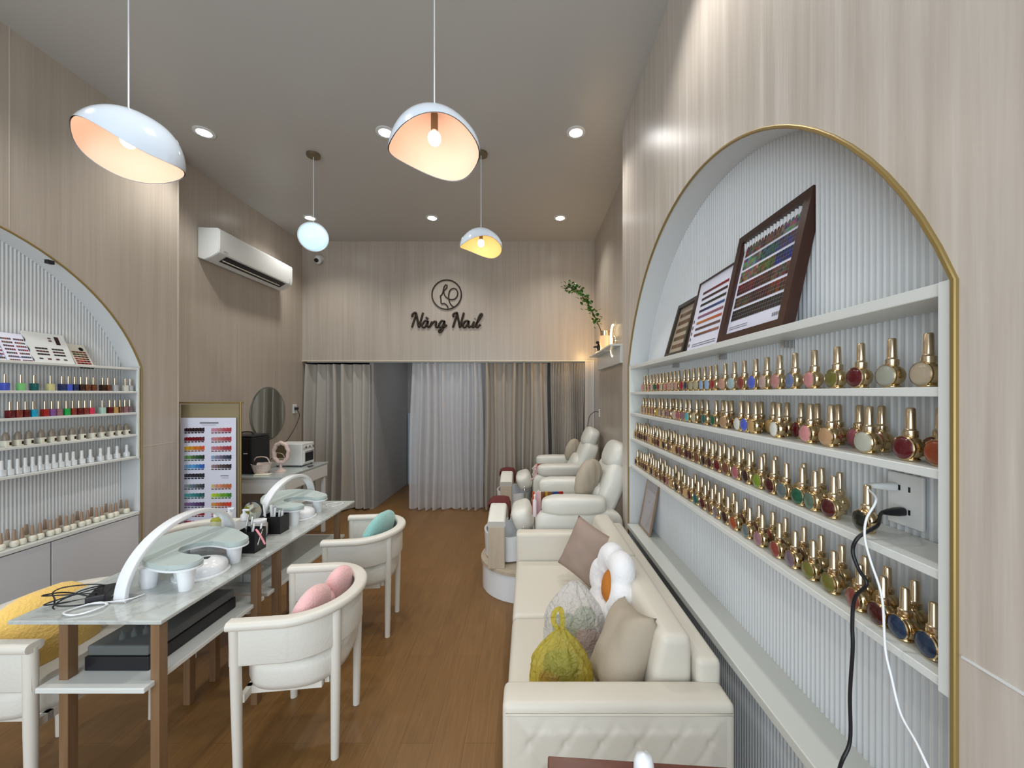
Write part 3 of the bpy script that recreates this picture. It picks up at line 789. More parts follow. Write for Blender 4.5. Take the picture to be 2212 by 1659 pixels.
left_row('dome', SL[3], [45, 145, 232, 335, 420, 505, 585, 665, 750, 825, 903, 965, 1027], ['x']*13, 'cream labelled bottle with clear brown dome cap', 'fourth board of left niche', False)
left_row('silver', SL[4], [10, 55, 108, 180, 255, 320, 360, 405, 470, 530, 595, 665, 735, 818, 885, 952, 1030], ['x']*17, 'silvery white slim bottle', 'lowest board of left niche', False)
left_row('cream', LB, [5, 60, 115, 150, 215, 263, 325, 365, 410, 445, 490, 540, 590, 630, 665, 705, 745, 785, 815, 863, 900, 930, 985, 1030], ['x']*24, 'small cream bottle with slim tan cap', 'left niche cabinet top', True)

# swatch display cards on the left top board  (local X -> world +Y (away), -Y local -> world +X)
def card(label, y0, y1, xf, xt, h, mat, rects, wavy=False, name='swatch_board'):
    lean = math.atan2(xf-xt, h)
    t = thing(name, label, 'colour chart', (xf, (y0+y1)/2, SL[0]+.001), rot=(-lean, 0, PI/2), group='swatch boards on the left top board')
    w = y1-y0
    if wavy:
        L_ = [(-w/2+.006*math.sin(k*1.05), h*k/18) for k in range(19)]
        poly = L_+[(w/2, h), (w/2, 0)]
        bm = NB(); a = [bm.verts.new((x, 0, z)) for x, z in poly]; b = [bm.verts.new((x, .006, z)) for x, z in poly]
        bm.faces.new(a); bm.faces.new(b)
        for i in range(len(poly)):
            j = (i+1) % len(poly); bm.faces.new((a[i], a[j], b[j], b[i]))
    else: bm = bx(-w/2, w/2, 0, .006, 0, h)
    obj('board', bm, mat, t)
    swatches('colour_swatches', rects(w, h), t, d=.0012)
    return t
def rc_gloss(w, h):
    out = []
    for c in range(2):
        for r in range(7):
            for k in range(5):
                x0 = -w/2+.012+c*w*.48+k*w*.08; z = h-.045-r*.023
                out.append((x0, x0+w*.065, z, z+.011, rcol((.38, .22, .22), .6)))
    out.append((-w/2+.01, w/2-.01, .02, .026, (.55, .6, .8)))
    return out
def rc_mid(w, h):
    out = [(w*.22, w*.33, h-.075, h-.02, (.17, .06, .05)), (w*.05, w*.13, h-.04, h-.03, (.4, .3, .28)), (w*.05, w*.13, h-.058, h-.048, (.4, .3, .28))]
    for r, c in enumerate(((.16, .14, .10), (.22, .05, .05), (.07, .04, .05))):
        for q in range(2):
            for k in range(4): x0 = -w*.36+q*w*.40+k*w*.075; out.append((x0, x0+w*.07, h-.115-r*.020, h-.105-r*.020, rcol(c, .3)))
    for k in range(4): out.append((-w*.36+k*w*.2, -w*.27+k*w*.2, .02, .03, rcol((.3, .2, .2), .5)))
    return out
def rc_col(w, h):
    out = []; cs = [(.42, .25, .06), (.32, .22, .08), (.35, .20, .12), (.40, .22, .08), (.55, .05, .05), (.45, .03, .04), (.16, .30, .18), (.12, .22, .16)]
    for r in range(8):
        for k in range(4): x0 = -w/2+.01+k*(w-.02)/4; out.append((x0, x0+(w-.02)/4.4, h-.065-r*.017, h-.054-r*.017, rcol(cs[r], .5)))
    for k in range(6):
        a = k*PI/6; out.append((w*.2-.014*math.cos(a), w*.2+.014*math.cos(a), h-.035-.014*math.sin(a+.2), h-.035+.014*math.sin(a+.2), (.03, .03, .035)))
    return out
card('glossy lilac swatch board at the left picture edge, top board', 2.13, 2.23, -2.955, -3.04, .19, m_paper, rc_gloss)
card('glossy lilac swatch board with rows of plum nails, second from left', 2.235, 2.355, -2.955, -3.04, .18, m_paper, rc_gloss)
card('white wavy edged swatch board with brown colour rows on left top board', 2.36, 2.57, -2.955, -3.045, .205, m_white, rc_mid, True)
card('narrow swatch board with orange, red and green rows, last on the left board', 2.585, 2.69, -2.965, -3.045, .155, M('card_cream', (.6, .58, .5), .4), rc_col)
clip = obj('binder_clip', bx(-.012, .012, -.018, .018, -.012, .012, bev=.003), m_black, loc=(XL+.008, 2.396, 2.40)); tag(clip, 'small black clip on the gold arch edge of the left niche', 'clip')

# ================================================================== POSTER STAND
ps = thing('poster_stand', 'gold framed standing rack holding the tall nail colour poster', 'display stand', (-2.76, 3.42, 0))
for x in (-.275, .265):
    bm = NB(); lathe(bm, [(.007, 0), (.007, 1.53)], 12, c=(x, 0, 0)); obj('pole', bm, m_gold_trim, ps, smooth=50)
bm = NB(); lathe(bm, [(.006, -.30), (.006, .29)], 12, c=(0, 0, 1.52), axis='X'); obj('top_bar', bm, m_gold_trim, ps, smooth=50)
obj('back_board', bx(-.258, .248, .004, .012, .25, 1.505), m_tan, ps)
for x in (-.275, .265): obj('foot', bx(x-.015, x+.015, -.16, .16, 0, .02, bev=.004), m_gold_trim, ps)
pp = thing('colour_chart_poster', 'tall white poster of nail colour swatch rows on the gold stand', 'poster', (-2.765, 3.408, .30))
obj('paper', bx(-.24, .24, -.004, .0, 0, 1.09), m_paper, pp)
rows_l = [(.10, .01, .03), (.35, .01, .04), (.80, .30, .05), (.05, .15, .08), (.10, .35, .75), (.10, .10, .14), (.12, .14, .17), (.05, .30, .32), (.20, .14, .30), (.60, .04, .10), (.70, .04, .15), (.12, .12, .14)]
rows_r = [(.65, .18, .25), (.60, .15, .22), (.60, .10, .15), (.12, .12, .20), (.10, .06, .07), None, (.75, .35, .15), (.20, .50, .10), (.80, .18, .10), (.70, .06, .25), (.06, .16, .45), (.25, .20, .22)]
rs = [(-.07, .09, 1.040, 1.052, (.45, .45, .5)), (-.05, .07, 1.026, 1.029, (.55, .55, .6))]
light_l = [(.15, .02, .04), (.5, .02, .05), (.85, .75, .1), (.5, .7, .4), (.5, .75, .9), (.25, .25, .3), (.6, .7, .75), (.4, .75, .75), (.6, .5, .7), (.8, .3, .35), (.85, .25, .35), (.5, .5, .5)]
light_r = [(.8, .6, .65), (.8, .6, .6), (.8, .55, .55), (.6, .65, .8), (.6, .5, .5), None, (.85, .7, .6), (.75, .85, .2), (.85, .6, .3), (.85, .55, .65), (.35, .55, .8), (.7, .65, .66)]
for col, (rowsc, lights, xa) in enumerate(((rows_l, light_l, -.205), (rows_r, light_r, .028))):
    for r in range(12):
        if rowsc[r] is None:
            rs += [(xa+.08, xa+.15, 1.0-r*.079-.020, 1.0-r*.079-.014, (.35, .35, .4)), (xa+.09, xa+.15, 1.0-r*.079-.036, 1.0-r*.079-.033, (.5, .5, .55))]; continue
        z = 1.0-r*.079-(.012 if r > 5 else 0)
        for k in range(12):
            t = k/11; c = tuple(lights[r][i]*(1-t)+rowsc[r][i]*t for i in range(3)); x0 = xa+k*.0146
            rs.append((x0, x0+.0138, z-.030, z-.002+.003*(k % 2)+k*.0004, rcol(c, .12)))
        for k in range(6):
            t = k/5; c = tuple((lights[r][i]*(1-t)+rowsc[r][i]*t)*.8 for i in range(3)); x0 = xa+k*.0292
            rs.append((x0, x0+.023, z-.046+k*.0006, z-.036+k*.0006, tuple(v*.8 for v in c)))
swatches('colour_swatches', rs, pp, d=.0052)

# ================================================================== CONSOLE AND WHAT STANDS ON IT
con = thing('console_table', 'white console with glass top and drawers against left recess wall', 'console table', (-3.05, 3.76, 0))
obj('tabletop', bx(.0, .715, 0, .85, .782, .80, bev=.002), M('console_glass_top', (.42, .47, .46), .12, coat=.4), con)
obj('body', bx(.01, .705, .01, .84, .64, .782), m_white, con)
for k in range(2):
    obj('drawer', bx(.700, .712, .02+k*.41, .42+k*.41, .648, .775, bev=.002), m_white, con)
for x, y in ((.68, .03), (.68, .80), (.03, .03), (.03, .80)):
    obj('leg', bx(x-.018, x+.018, y-.018, y+.018, 0, .64, bev=.003), m_white, con)
st = thing('storage_box', 'grey white storage box on the floor below the console', 'box', (-2.72, 3.83, 0))
obj('body', bx(-.22, .24, 0, .3, 0, .44, bev=.006), m_grey, st); obj('lid', bx(-.225, .245, -.005, .305, .44, .465, bev=.006), m_cabinet, st)
obj('handle', bx(-.05, .07, -.012, 0, .34, .36, bev=.003), m_black, st)
fr = thing('black_case', 'tall black lidded case with a handle on the console', 'case', (-2.87, 4.02, .80))
obj('body', bx(-.12, .14, -.13, .15, 0, .36, bev=.012), m_blackm, fr)
obj('lid', bx(-.118, .138, -.128, .148, .362, .382, bev=.008), m_black, fr)
bm = NB(); tube(bm, [(-.06, 0, .38), (-.04, 0, .405), (.05, 0, .405), (.07, 0, .38)], .007); obj('handle', bm, m_black, fr, smooth=True)
obj('badge', bx(.06, .10, -.1325, -.1295, .20, .21), m_grey, fr)
ov = thing('mini_oven', 'small white steriliser oven with dark glass door on console', 'oven', (-2.60, 4.38, .80))
obj('body', bx(-.16, .14, -.09, .15, .012, .25, bev=.008), m_white, ov)
dr = obj('door', bx(.14, .152, -.07, .13, .03, .17, bev=.003), m_white, ov)
obj('window', bx(.152, .155, -.05, .11, .05, .145), m_black, dr)
obj('handle', bx(.155, .170, -.05, .11, .158, .166, bev=.003), m_chrome, dr)
for y in (-.04, .03, .10):
    bm = NB(); lathe(bm, [(.016, 0), (.014, .018)], 16, c=(.14, y, .205), axis='X'); obj('knob', bm, m_chrome, ov, smooth=40)
for x, y in ((-.14, -.07), (.12, -.07), (-.14, .13), (.12, .13)):
    bm = NB(); lathe(bm, [(.01, 0), (.01, .012)], 10, c=(x, y, 0)); obj('foot', bm, m_black, ov)
bm = NB(); tube(bm, [(-2.41, 4.30, .803), (-2.38, 4.36, .803), (-2.36, 4.31, .803), (-2.37, 4.25, .803)], .004); o = obj('oven_cable', bm, m_black, smooth=True); tag(o, 'short black cord curled beside the white mini oven', 'cable')
# ornate table mirror
tm = thing('table_mirror', 'pink ornate oval table mirror beside the white mini oven', 'mirror', (-2.54, 4.05, .80))
bm = NB(); ep = [(.075*math.cos(a)*(1+.05*math.sin(9*a)), 0, .19+.10*math.sin(a)*(1+.05*math.sin(9*a))) for a in [2*PI*i/48 for i in range(48)]]
sweep(bm, ep, circ(.019, 8), closed=True, up=(0, 1, 0)); obj('frame', bm, m_rose, tm, smooth=True)
bm = NB(); bm.faces.new([bm.verts.new((.068*math.cos(a), .003, .19+.092*math.sin(a))) for a in [2*PI*i/36 for i in range(36)]]); obj('glass', bm, m_mirror, tm)
bm = NB(); lathe(bm, [(.05, 0), (.045, .012), (.012, .03), (.010, .09)], 20); obj('stand', bm, m_rose, tm, smooth=50)
bk = thing('crystal_basket', 'sparkling glass basket in front of the pink table mirror', 'basket', (-2.66, 3.93, .80))
bm = NB(); lathe(bm, [(.055, 0), (.07, .03), (.085, .09), (.088, .10), (.080, .098), (.06, .01)], 20, cap=True)
for v in bm.verts: v.co *= 1+.05*noise.noise(v.co*60)
obj('bowl', bm, M('cut_crystal', (.70, .60, .56), .12, bump=.8, bscale=70), bk)
bm = NB(); tube(bm, [(-.085, 0, .10), (-.05, 0, .16), (.05, 0, .16), (.085, 0, .10)], .006); obj('handle', bm, m_rose, bk, smooth=True)
o = obj('phone', bx(-.07, .07, -.035, .035, 0, .012, bev=.004), m_cream, loc=(-2.60, 3.86, .80), rot=(0, 0, .2)); tag(o, 'pale flat phone lying at the front of the console', 'phone')
wm = thing('wall_mirror', 'frameless round mirror hanging on the left recess wall above console', 'mirror', (XLB+.001, 4.63, 1.366))
bm = NB(); lathe(bm, [(.312, 0), (.312, .008), (.298, .011)], 56, axis='X'); obj('backing', bm, M('bevel_glass', (.35, .38, .34), .1, .8), wm, smooth=40)
bm = NB(); lathe(bm, [(.297, .0112), (0, .0113)], 56, axis='X', cap=False); obj('glass', bm, m_mirror, wm)
t = outlet('power_outlet', 'white outlet with black plug on left recess wall beside the curtain', (XLB+.001, 5.15, 1.40), PI/2, True, 1)
obj('plug', bx(-.015, .02, -.045, -.008, -.015, .02, bev=.004), m_black, t)
bm = NB(); tube(bm, [(XLB+.03, 5.15, 1.39), (XLB+.06, 5.16, 1.30), (XLB+.06, 5.0, 1.1), (XLB+.08, 4.75, .95), (XLB+.12, 4.45, .82)], .004)
o = obj('appliance_cable', bm, m_black, smooth=True); tag(o, 'thin dark cord running from wall outlet down to the console', 'cable')

# ================================================================== NAIL TABLES
def table(label, y0, y1, legs, sh, xr=-1.37, xl=-1.945):
    t = thing('nail_table', label, 'table', ((xl+xr)/2, (y0+y1)/2, 0)); cx, cy = (xl+xr)/2, (y0+y1)/2
    w, d = (xr-xl)/2, (y1-y0)/2
    obj('tabletop', bx(-w, w, -d, d, .735, .75, bev=.003), m_marble, t)
    for y in legs:
        for s in (-1, 1): obj('leg', bx(s*w-s*(.035 if s > 0 else .195)-.017, s*w-s*(.035 if s > 0 else .195)+.017, y-cy-.018, y-cy+.018, 0, .735, bev=.002), m_brownwood, t)
    obj('lower_shelf', bx(-w+.14, w-.035 if True else w, sh[0]-cy, sh[1]-cy, .500, .520, bev=.003), m_shelf, t)
    return t
table('nearer marble topped nail table with dark wooden legs', 1.47, 2.065, (1.50, 2.035), (1.44, 2.10))
table('farther marble topped nail table reaching toward the console', 2.07, 3.12, (2.20, 2.90), (2.13, 3.02))
# dark box on the near lower shelf
b = thing('storage_tray', 'black tray with clear lid on the lower shelf of nearer nail table', 'tray', (-1.60, 1.76, .52))
obj('tray_body', bx(-.125, .125, -.23, .23, 0, .055, bev=.004), m_black, b)
obj('lid', bx(-.12, .12, -.225, .225, .056, .095, bev=.006), m_cloud, b)
for k in range(4):
    bm = NB(); lathe(bm, [(.010, .057), (.010, .076), (.004, .08), (.004, .092)], 10, c=(-.09+.03*k, -.12+.02*k, 0)); obj('bottle', bm, m_plate, b, smooth=40)
b = thing('storage_tray', 'clear plastic items on the lower shelf, far end of nearer table', 'tray', (-1.60, 2.30, .52))
obj('tray_body', bx(-.10, .10, -.10, .10, 0, .06, bev=.004), m_clear, b)
for k in range(3): obj('packet', bx(-.07+k*.05, -.03+k*.05, -.06, .06, .004, .05, bev=.004), m_glossw, b)

# arch lamps
def arch_lamp(label, x, yc, r=.30):
    t = thing('arch_desk_lamp', label, 'desk lamp', (x, yc, .75), group='white arch lamps on the nail tables')
    path = [(0.03*math.sin(a), -r*math.cos(a), .004+.26*math.sin(a)**.9) for a in [PI*i/40 for i in range(41)]]
    bm = NB(); sweep(bm, path, rrect(.036, .016, .004), up=(1, 0, 0)); 
    bm.free(); bm = NB(); sweep(bm, path, [(v, u) for u, v in rrect(.048, .022, .005)], up=(1, 0, 0)); obj('arch', bm, m_glossw, t, smooth=40)
    for s in (-1, 1): obj('base_plate', bx(-.055, .055, s*r-.035, s*r+.035, 0, .006, bev=.002), m_chrome, t)
    return t
arch_lamp('white arch lamp on nearer nail table, beside the cable bundle', -1.68, 1.925)
arch_lamp('white arch lamp on farther nail table, behind the black brush holder', -1.69, 2.77)

def hand_rest(label, x, y):
    t = thing('hand_rest', label, 'hand rest', (x, y, .75), group='grey hand rests on the nail tables')
    ctrl = [(-1.69,1.71),(-1.60,1.665),(-1.50,1.645),(-1.435,1.67),(-1.42,1.72),(-1.46,1.765),(-1.56,1.785),(-1.635,1.83),(-1.65,1.89),(-1.59,1.945),(-1.51,1.935),(-1.44,1.91),(-1.395,1.94),(-1.40,2.0),
            (-1.47,2.06),(-1.57,2.13),(-1.68,2.17),(-1.79,2.17),(-1.87,2.10),(-1.88,2.0),(-1.83,1.88),(-1.76,1.78)]
    poly = [(p.x, p.y) for p in cat([((a+1.62)*.94, (b-1.90)*.94, 0) for a, b in ctrl], 4, True)]
    bm = NB(); prism(bm, poly, .100, .122); 
    es = [e for e in bm.edges if abs(e.verts[0].co.z-e.verts[1].co.z) < 1e-6]
    bmesh.ops.bevel(bm, geom=es, offset=.005, segments=2, affect='EDGES'); obj('pad', bm, m_mat, t, smooth=40)
    bm = NB(); prism(bm, [(px*1.006, py*1.006) for px, py in poly], .092, .100); obj('pad_edge', bm, m_glossw, t)
    for lx, ly in ((.135, -.19), (-.045, -.17), (.14, .085), (-.175, .15)):
        bm = NB(); lathe(bm, [(.026, 0), (.036, .092)], 18, c=(lx, ly, 0)); obj('leg', bm, m_glossw, t, smooth=50)
    return t
hand_rest('grey curved hand rest on white legs, nearer nail table', -1.62, 1.90)
hand_rest('grey curved hand rest on white legs, farther nail table', -1.65, 2.74)
def uv_lamp(label, x, y, rz):
    t = thing('nail_dryer_lamp', label, 'nail dryer', (x, y, .75), rz, group='white nail dryers under the hand rests')
    bm = NB(); puff(bm, (0, 0, .024), (.10, .085, .045), .8, .8, 28, 14)
    for v in bm.verts:
        if v.co.z < 0: v.co.z = 0
    obj('housing', bm, m_glossw, t, smooth=True)
    obj('display', bx(.0, .03, -.014, .014, .067, .0705, bev=.001), m_black, t)
    bm = NB(); lathe(bm, [(.11, 0), (.11, .006), (.10, .008)], 30); obj('base', bm, m_glossw, t, smooth=40)
    return t
uv_lamp('white nail dryer lamp under the nearer hand rest', -1.545, 1.865, .3)
uv_lamp('white nail dryer lamp under the farther hand rest', -1.575, 2.705, .3)

# adapter and wire bundle
t = thing('power_adapter', 'black power adapter with coiled black wire at near table end', 'adapter', (-1.775, 1.64, .75), .5)
obj('brick', bx(-.03, .03, -.06, .06, 0, .032, bev=.004), m_black, t)
bm = NB(); pts = []
for k in range(26):
    a = k*.9; pts.append((-.07+.075*math.cos(a)+.02*math.sin(k*2.1), -.02+.04*math.sin(a), .03+.032*math.sin(k*.7)))
tube(bm, pts, .0028, 5, 6); obj('cord', bm, m_black, t, smooth=True)
bm = NB(); pts = [(-.02+.06*math.cos(k*1.1), -.08+.04*math.sin(k*1.1), .006+.004*(k % 2)) for k in range(14)]+[(.09, -.06, .006), (.14, -.03, .006)]
tube(bm, pts, .0026, 5, 6); o = obj('cable', bm, m_wire, loc=(-1.75, 1.62, .75), rot=(0, 0, .5), smooth=True); tag(o, 'thin white cable coiled beside the black adapter', 'cable')
bm = NB(); tube(bm, [(-1.46, 2.93, .754), (-1.42, 3.02, .754), (-1.46, 3.06, .754), (-1.53, 3.00, .754), (-1.50, 2.95, .754)], .003); o = obj('cable', bm, m_wire, smooth=True); tag(o, 'loop of white cable at the far end of farther table', 'cable')
# brush holders
def holder(label, x, y, rz, w, d, h, tools):
    t = thing('brush_holder', label, 'holder', (x, y, .75), rz)
    bm = NB(); box(bm, -w, w, -d, d, 0, h)
    bm.faces.ensure_lookup_table()
    topf = max(bm.faces, key=lambda f: f.calc_center_median().z)
    r = bmesh.ops.inset_individual(bm, faces=[topf], thickness=.004); bmesh.ops.translate(bm, verts=topf.verts[:], vec=(0, 0, -h*.85))
    obj('cup', bm, m_black, t)
    for i, (tx, ty, L_, lean, mat, r_) in enumerate(tools):
        bm = NB(); sweep(bm, [(tx, ty, .03), (tx+lean[0]*.5, ty+lean[1]*.5, .03+L_*.5), (tx+lean[0], ty+lean[1], .03+L_)], circ(r_, 8)); obj('brush', bm, mat, t, smooth=40)
    return t
holder('black brush holder with white brushes beside the second hand rest', -1.555, 2.42, .0, .06, .045, .105,
       [(-.04, -.02, .14, (-.015, 0), m_glossw, .006), (-.02, .01, .13, (-.01, 0), m_plate, .008), (-.03, .02, .12, (0, .01), M('lilac_grey', (.5, .5, .62), .5), .014), (.005, -.02, .12, (.01, 0), m_glossw, .006), (.02, 0, .10, (.01, 0), m_white, .006), (.035, .015, .10, (.0, .01), m_grey, .006), (.045, -.015, .10, (.01, 0), m_glossw, .005)])
holder('black tool holder with pink tweezers between the two hand rests', -1.50, 2.135, .0, .05, .045, .115,
       [(-.03, -.02, .17, (.03, 0), m_chrome, .006), (-.01, .0, .15, (.01, .01), m_chrome, .005), (.01, -.02, .12, (.02, 0), m_plate, .005), (.03, .01, .11, (.02, .0), m_glossw, .005), (.045, -.02, .09, (.03, 0), m_chrome, .004)])
t = obj('tweezers', sweep(NB(), cat([(0, 0, .0), (.03, -.01, -.03), (.055, -.01, -.075)], 5), rrect(.010, .006, .002), scales=None), m_pinkm, loc=(-1.45, 2.10, .875), smooth=40); tag(t, 'pink handled tweezers leaning out of the black tool holder', 'tweezers')
# organiser and pump bottles
t = thing('acrylic_organiser', 'clear acrylic organiser behind the nearer hand rest', 'organiser', (-1.70, 2.21, .75))
bm = NB(); box(bm, -.13, .13, -.06, .06, 0, .004); box(bm, -.13, -.126, -.06, .06, 0, .11); box(bm, .126, .13, -.06, .06, 0, .11); box(bm, -.13, .13, -.06, -.057, 0, .08); box(bm, -.13, .13, .057, .06, 0, .11); box(bm, -.02, -.017, -.06, .06, 0, .10)
obj('box', bm, m_clear, t)
for k, (xx, cc, hh) in enumerate(((-.10, m_grey, .06), (-.06, m_glossw, .07), (.0, m_pinkm, .05), (.05, m_grey, .075), (.09, m_black, .06))):
    obj('packet', bx(xx-.015, xx+.015, -.03, .03, .006, hh, bev=.003), cc, t)
def pump(label, x, y, body, h=.12, z=.75, nm='pump_bottle'):
    t = thing(nm, label, 'bottle', (x, y, z))
    bm = NB(); lathe(bm, [(.024, 0), (.026, .01), (.026, h-.03), (.012, h-.012), (.012, h)], 18); obj('bottle', bm, body, t, smooth=50)
    bm = NB(); lathe(bm, [(.019, h-.012), (.017, h+.02), (.007, h+.03), (.007, h+.045)], 16); box(bm, -.008, .03, -.006, .006, h+.04, h+.052, bev=.003); obj('pump', bm, m_glossw, t, smooth=50)
    return t
pump('clear pump bottle with white top, left of the black tool holder', -1.665, 2.31, m_clear)
pump('clear pump bottle with white top, beside the yellow green bottle', -1.775, 2.34, m_clear)
t = thing('oil_bottle', 'small yellow green oil bottle behind the nearer hand rest', 'bottle', (-1.855, 2.34, .75))
bm = NB(); lathe(bm, [(.024, 0), (.026, .01), (.026, .10), (.010, .115)], 18); obj('bottle', bm, M('olive_oil', (.42, .42, .03), .15, alpha=.85), t, smooth=50)
bm = NB(); lathe(bm, [(.012, .115), (.012, .135)], 14); obj('cap', bm, m_glossw, t, smooth=50)
t = thing('jar', 'frosted jar between the two black holders', 'jar', (-1.585, 2.32, .75))
bm = NB(); lathe(bm, [(.035, 0), (.045, .02), (.045, .08), (.038, .09)], 20); obj('glass', bm, M('frosted', (.62, .58, .56), .3, alpha=.8), t, smooth=50)
bm = NB(); lathe(bm, [(.040, .09), (.040, .105), (0, .108)], 20); obj('lid', bm, m_glossw, t, smooth=50)
t = thing('hand_mirror', 'round dark hand mirror propped behind the pump bottles', 'mirror', (-1.72, 2.46, .75))
bm = NB(); lathe(bm, [(.065, 0), (.065, .008), (.058, .009)], 28, axis='Y', c=(0, 0, .115)); obj('frame', bm, m_black, t, smooth=40)
bm = NB(); lathe(bm, [(.057, -.0005), (0, -.0006)], 28, axis='Y', c=(0, 0, .115), cap=False); obj('glass', bm, m_mirror, t)
obj('stand', bx(-.03, .03, -.02, .04, 0, .05, bev=.004), m_black, t)

# ================================================================== CHAIRS
def build_chair(label, x, y, rz, group='cream round-backed chairs at the nail tables'):
    t = thing('armchair', label, 'chair', (x, y, 0), rz, group=group)
    def U(a, b, xf, n=30, dz=None):
        pts = [(xf, b, 0)]
        for i in range(n+1):
            an = PI/2+PI*i/n; pts.append((a*math.cos(an), b*math.sin(an), 0))
        pts.append((xf, -b, 0)); return pts
    path = cat([Vector(p)+Vector((0, 0, .668)) for p in U(.225, .255, .20)], 2)
    path = [Vector((p.x, p.y, p.z+.008*max(0, -p.x)/.225)) for p in path]
    bm = NB(); sweep(bm, path, rrect(.060, .036, .016, 4)); obj('arm_rail', bm, m_chairw, t, smooth=60)
    bm = NB(); path2 = [Vector((p.x*.98, p.y*.98, .578)) for p in path]
    sweep(bm, path2, rrect(.024, .160, .010, 3)); obj('backrest', bm, m_chairc, t, smooth=60)
    # seat cushion
    bm = NB(); N = 40; rings = []
    prof = [(.80, .366), (.97, .374), (1.0, .40), (1.0, .45), (.97, .478), (.80, .492), (0.0, .497)]
    for f, z in prof:
        ring = []
        for i in range(N):
            a = 2*PI*i/N; cx = math.copysign(abs(math.cos(a))**.75, math.cos(a)); sy = math.copysign(abs(math.sin(a))**.75, math.sin(a))
            ring.append(bm.verts.new((f*cx*(.205 if cx > 0 else .20), f*sy*.238, z)))
        rings.append(ring)
    for a, b in zip(rings, rings[1:]):
        for i in range(N): bm.faces.new((a[i], a[(i+1) % N], b[(i+1) % N], b[i]))
    bm.faces.new(rings[0]); bmesh.ops.remove_doubles(bm, verts=bm.verts[:], dist=1e-5)
    obj('seat', bm, m_chairc, t, smooth=True)
    bm = NB(); box(bm, -.13, .17, -.19, -.17, .34, .372); box(bm, -.13, .17, .17, .19, .34, .372); box(bm, -.15, -.13, -.16, .16, .34, .372); box(bm, .15, .17, -.24, .24, .34, .372)
    obj('seat_frame', bm, m_chairw, t)
    for lx, ly, h in ((.180, .252, .664), (.180, -.252, .664), (-.178, .158, .672), (-.178, -.158, .672)):
        bm = NB(); k = .955
        sweep(bm, [(lx*k, ly*k, 0), (lx*(k+1)/2, ly*(k+1)/2, .35), (lx, ly, h)], circ(.0215, 14), scales=[.78, .95, 1]); obj('leg', bm, m_chairw, t, smooth=50)
    return t
build_chair('nearest cream round-backed armchair on aisle side, pink cushion in it', -1.035, 1.86, PI+.12)
build_chair('farther cream round-backed armchair on aisle side, teal cushion in it', -1.11, 2.72, PI+.12)
build_chair('cream armchair with yellow cushion at the picture edge, wall side of table', -2.02, 1.70, .02)
build_chair('cream armchair mostly hidden behind nearer hand rest, wall side of table', -2.20, 2.62, .02)

def plush(name, label, loc, rot, parts, mat, group=None):
    t = thing(name, label, 'cushion', loc, rot=rot, group=group); bm = NB()
    for c, s in parts: puff(bm, c, s, .9, .9, 24, 14, wr=.05)
    obj('cover', bm, mat, t, smooth=True); return t
plush('cushion', 'pink plush bow shaped cushion on the nearest aisle armchair', (-.965, 1.86, .625), (0, .30, -.12), [((0, -.095, 0), (.05, .115, .115)), ((0, .10, .01), (.05, .095, .11)), ((0, 0, 0), (.05, .04, .05))], m_pinkp)
plush('cushion', 'pale teal plush cushion on the farther aisle armchair', (-1.03, 2.72, .645), (.0, .30, -.10), [((0, 0, 0), (.055, .205, .14))], m_teal)
t = thing('cushion', 'yellow plush cushion with pink patch on the armchair at the picture edge', 'cushion', (-2.06, 1.70, .60), rot=(0, -.45, 0))
bm = NB(); puff(bm, (0, 0, 0), (.055, .19, .16), .75, .9, 30, 16, wr=.05); obj('cover', bm, m_yellow, t, smooth=True)
bm = NB(); puff(bm, (.045, .02, .03), (.018, .07, .045), .9, 1, 20, 10); obj('patch', bm, m_pinkp, t, smooth=True)

# ================================================================== SOFA
so = thing('sofa', 'cream leatherette two seat sofa with a tufted arm by right niche', 'sofa', (-.082, 1.263, 0))
W, D = .765, 1.655
def tufted(bm, x0, x1, y, z0, z1, nx=6, nz=3, depth=.016):
    n, m = 72, 60; V = []
    cw, ch = (x1-x0)/nx, (z1-z0)/nz
    for j in range(m+1):
        row = []
        for i in range(n+1):
            x = x0+(x1-x0)*i/n; z = z0+(z1-z0)*j/m
            u, v = (x-x0)/cw, (z-z0)/ch
            a, b = u+v, u-v*1.0
            da = abs(a-round(a)); db = abs(b-round(b))
            d = math.exp(-(da/.07)**2)*.45+math.exp(-(db/.07)**2)*.45
            bt = math.exp(-((da*da+db*db)/.012))*1.0
            e = min(i, n-i, j, m-j)/6; e = min(1, e)
            row.append(bm.verts.new((x, y-(depth*(1-.62*d-.38*bt))*e, z)))
        V.append(row)
    for j in range(m):
        for i in range(n): bm.faces.new((V[j][i], V[j][i+1], V[j+1][i+1], V[j+1][i]))
def arm(y0, y1, tuft):
    bm = NB(); box(bm, 0, W-.012, y0, y1, .05, .60, bev=.022, seg=4)
    a = obj('armrest', bm, m_sofa, so, smooth=50)
    if tuft:
        bm = NB(); tufted(bm, .03, W-.045, y0-.001, .08, .565, 6, 3, .016); obj('tufted_panel', bm, m_sofa, a, smooth=True)
        bm = NB(); tube(bm, [(.01, y0-.004, .571), (.35, y0-.004, .571), (W-.025, y0-.004, .571)], .0035, 3, 6); obj('piping', bm, m_sofa, a, smooth=True)
arm(0, .118, True); arm(D-.11, D, False)
obj('base', bx(.015, W-.02, .11, D-.10, .05, .30, bev=.01), m_sofa, so, smooth=40)
for k in range(2):
    y0 = .122+k*.7125
    bm = NB(); box(bm, .0, .60, y0, y0+.706, .285, .415, bev=.03, seg=4); obj('seat_cushion', bm, m_sofa, so, smooth=50)
    bm = NB(); box(bm, .555, .665, y0, y0+.706, .40, .745, bev=.03, seg=4)
    for v in bm.verts: v.co.x += (.745-v.co.z)*-.22*(1 if v.co.x < .61 else .0)
    obj('back_cushion', bm, m_sofa, so, smooth=50)
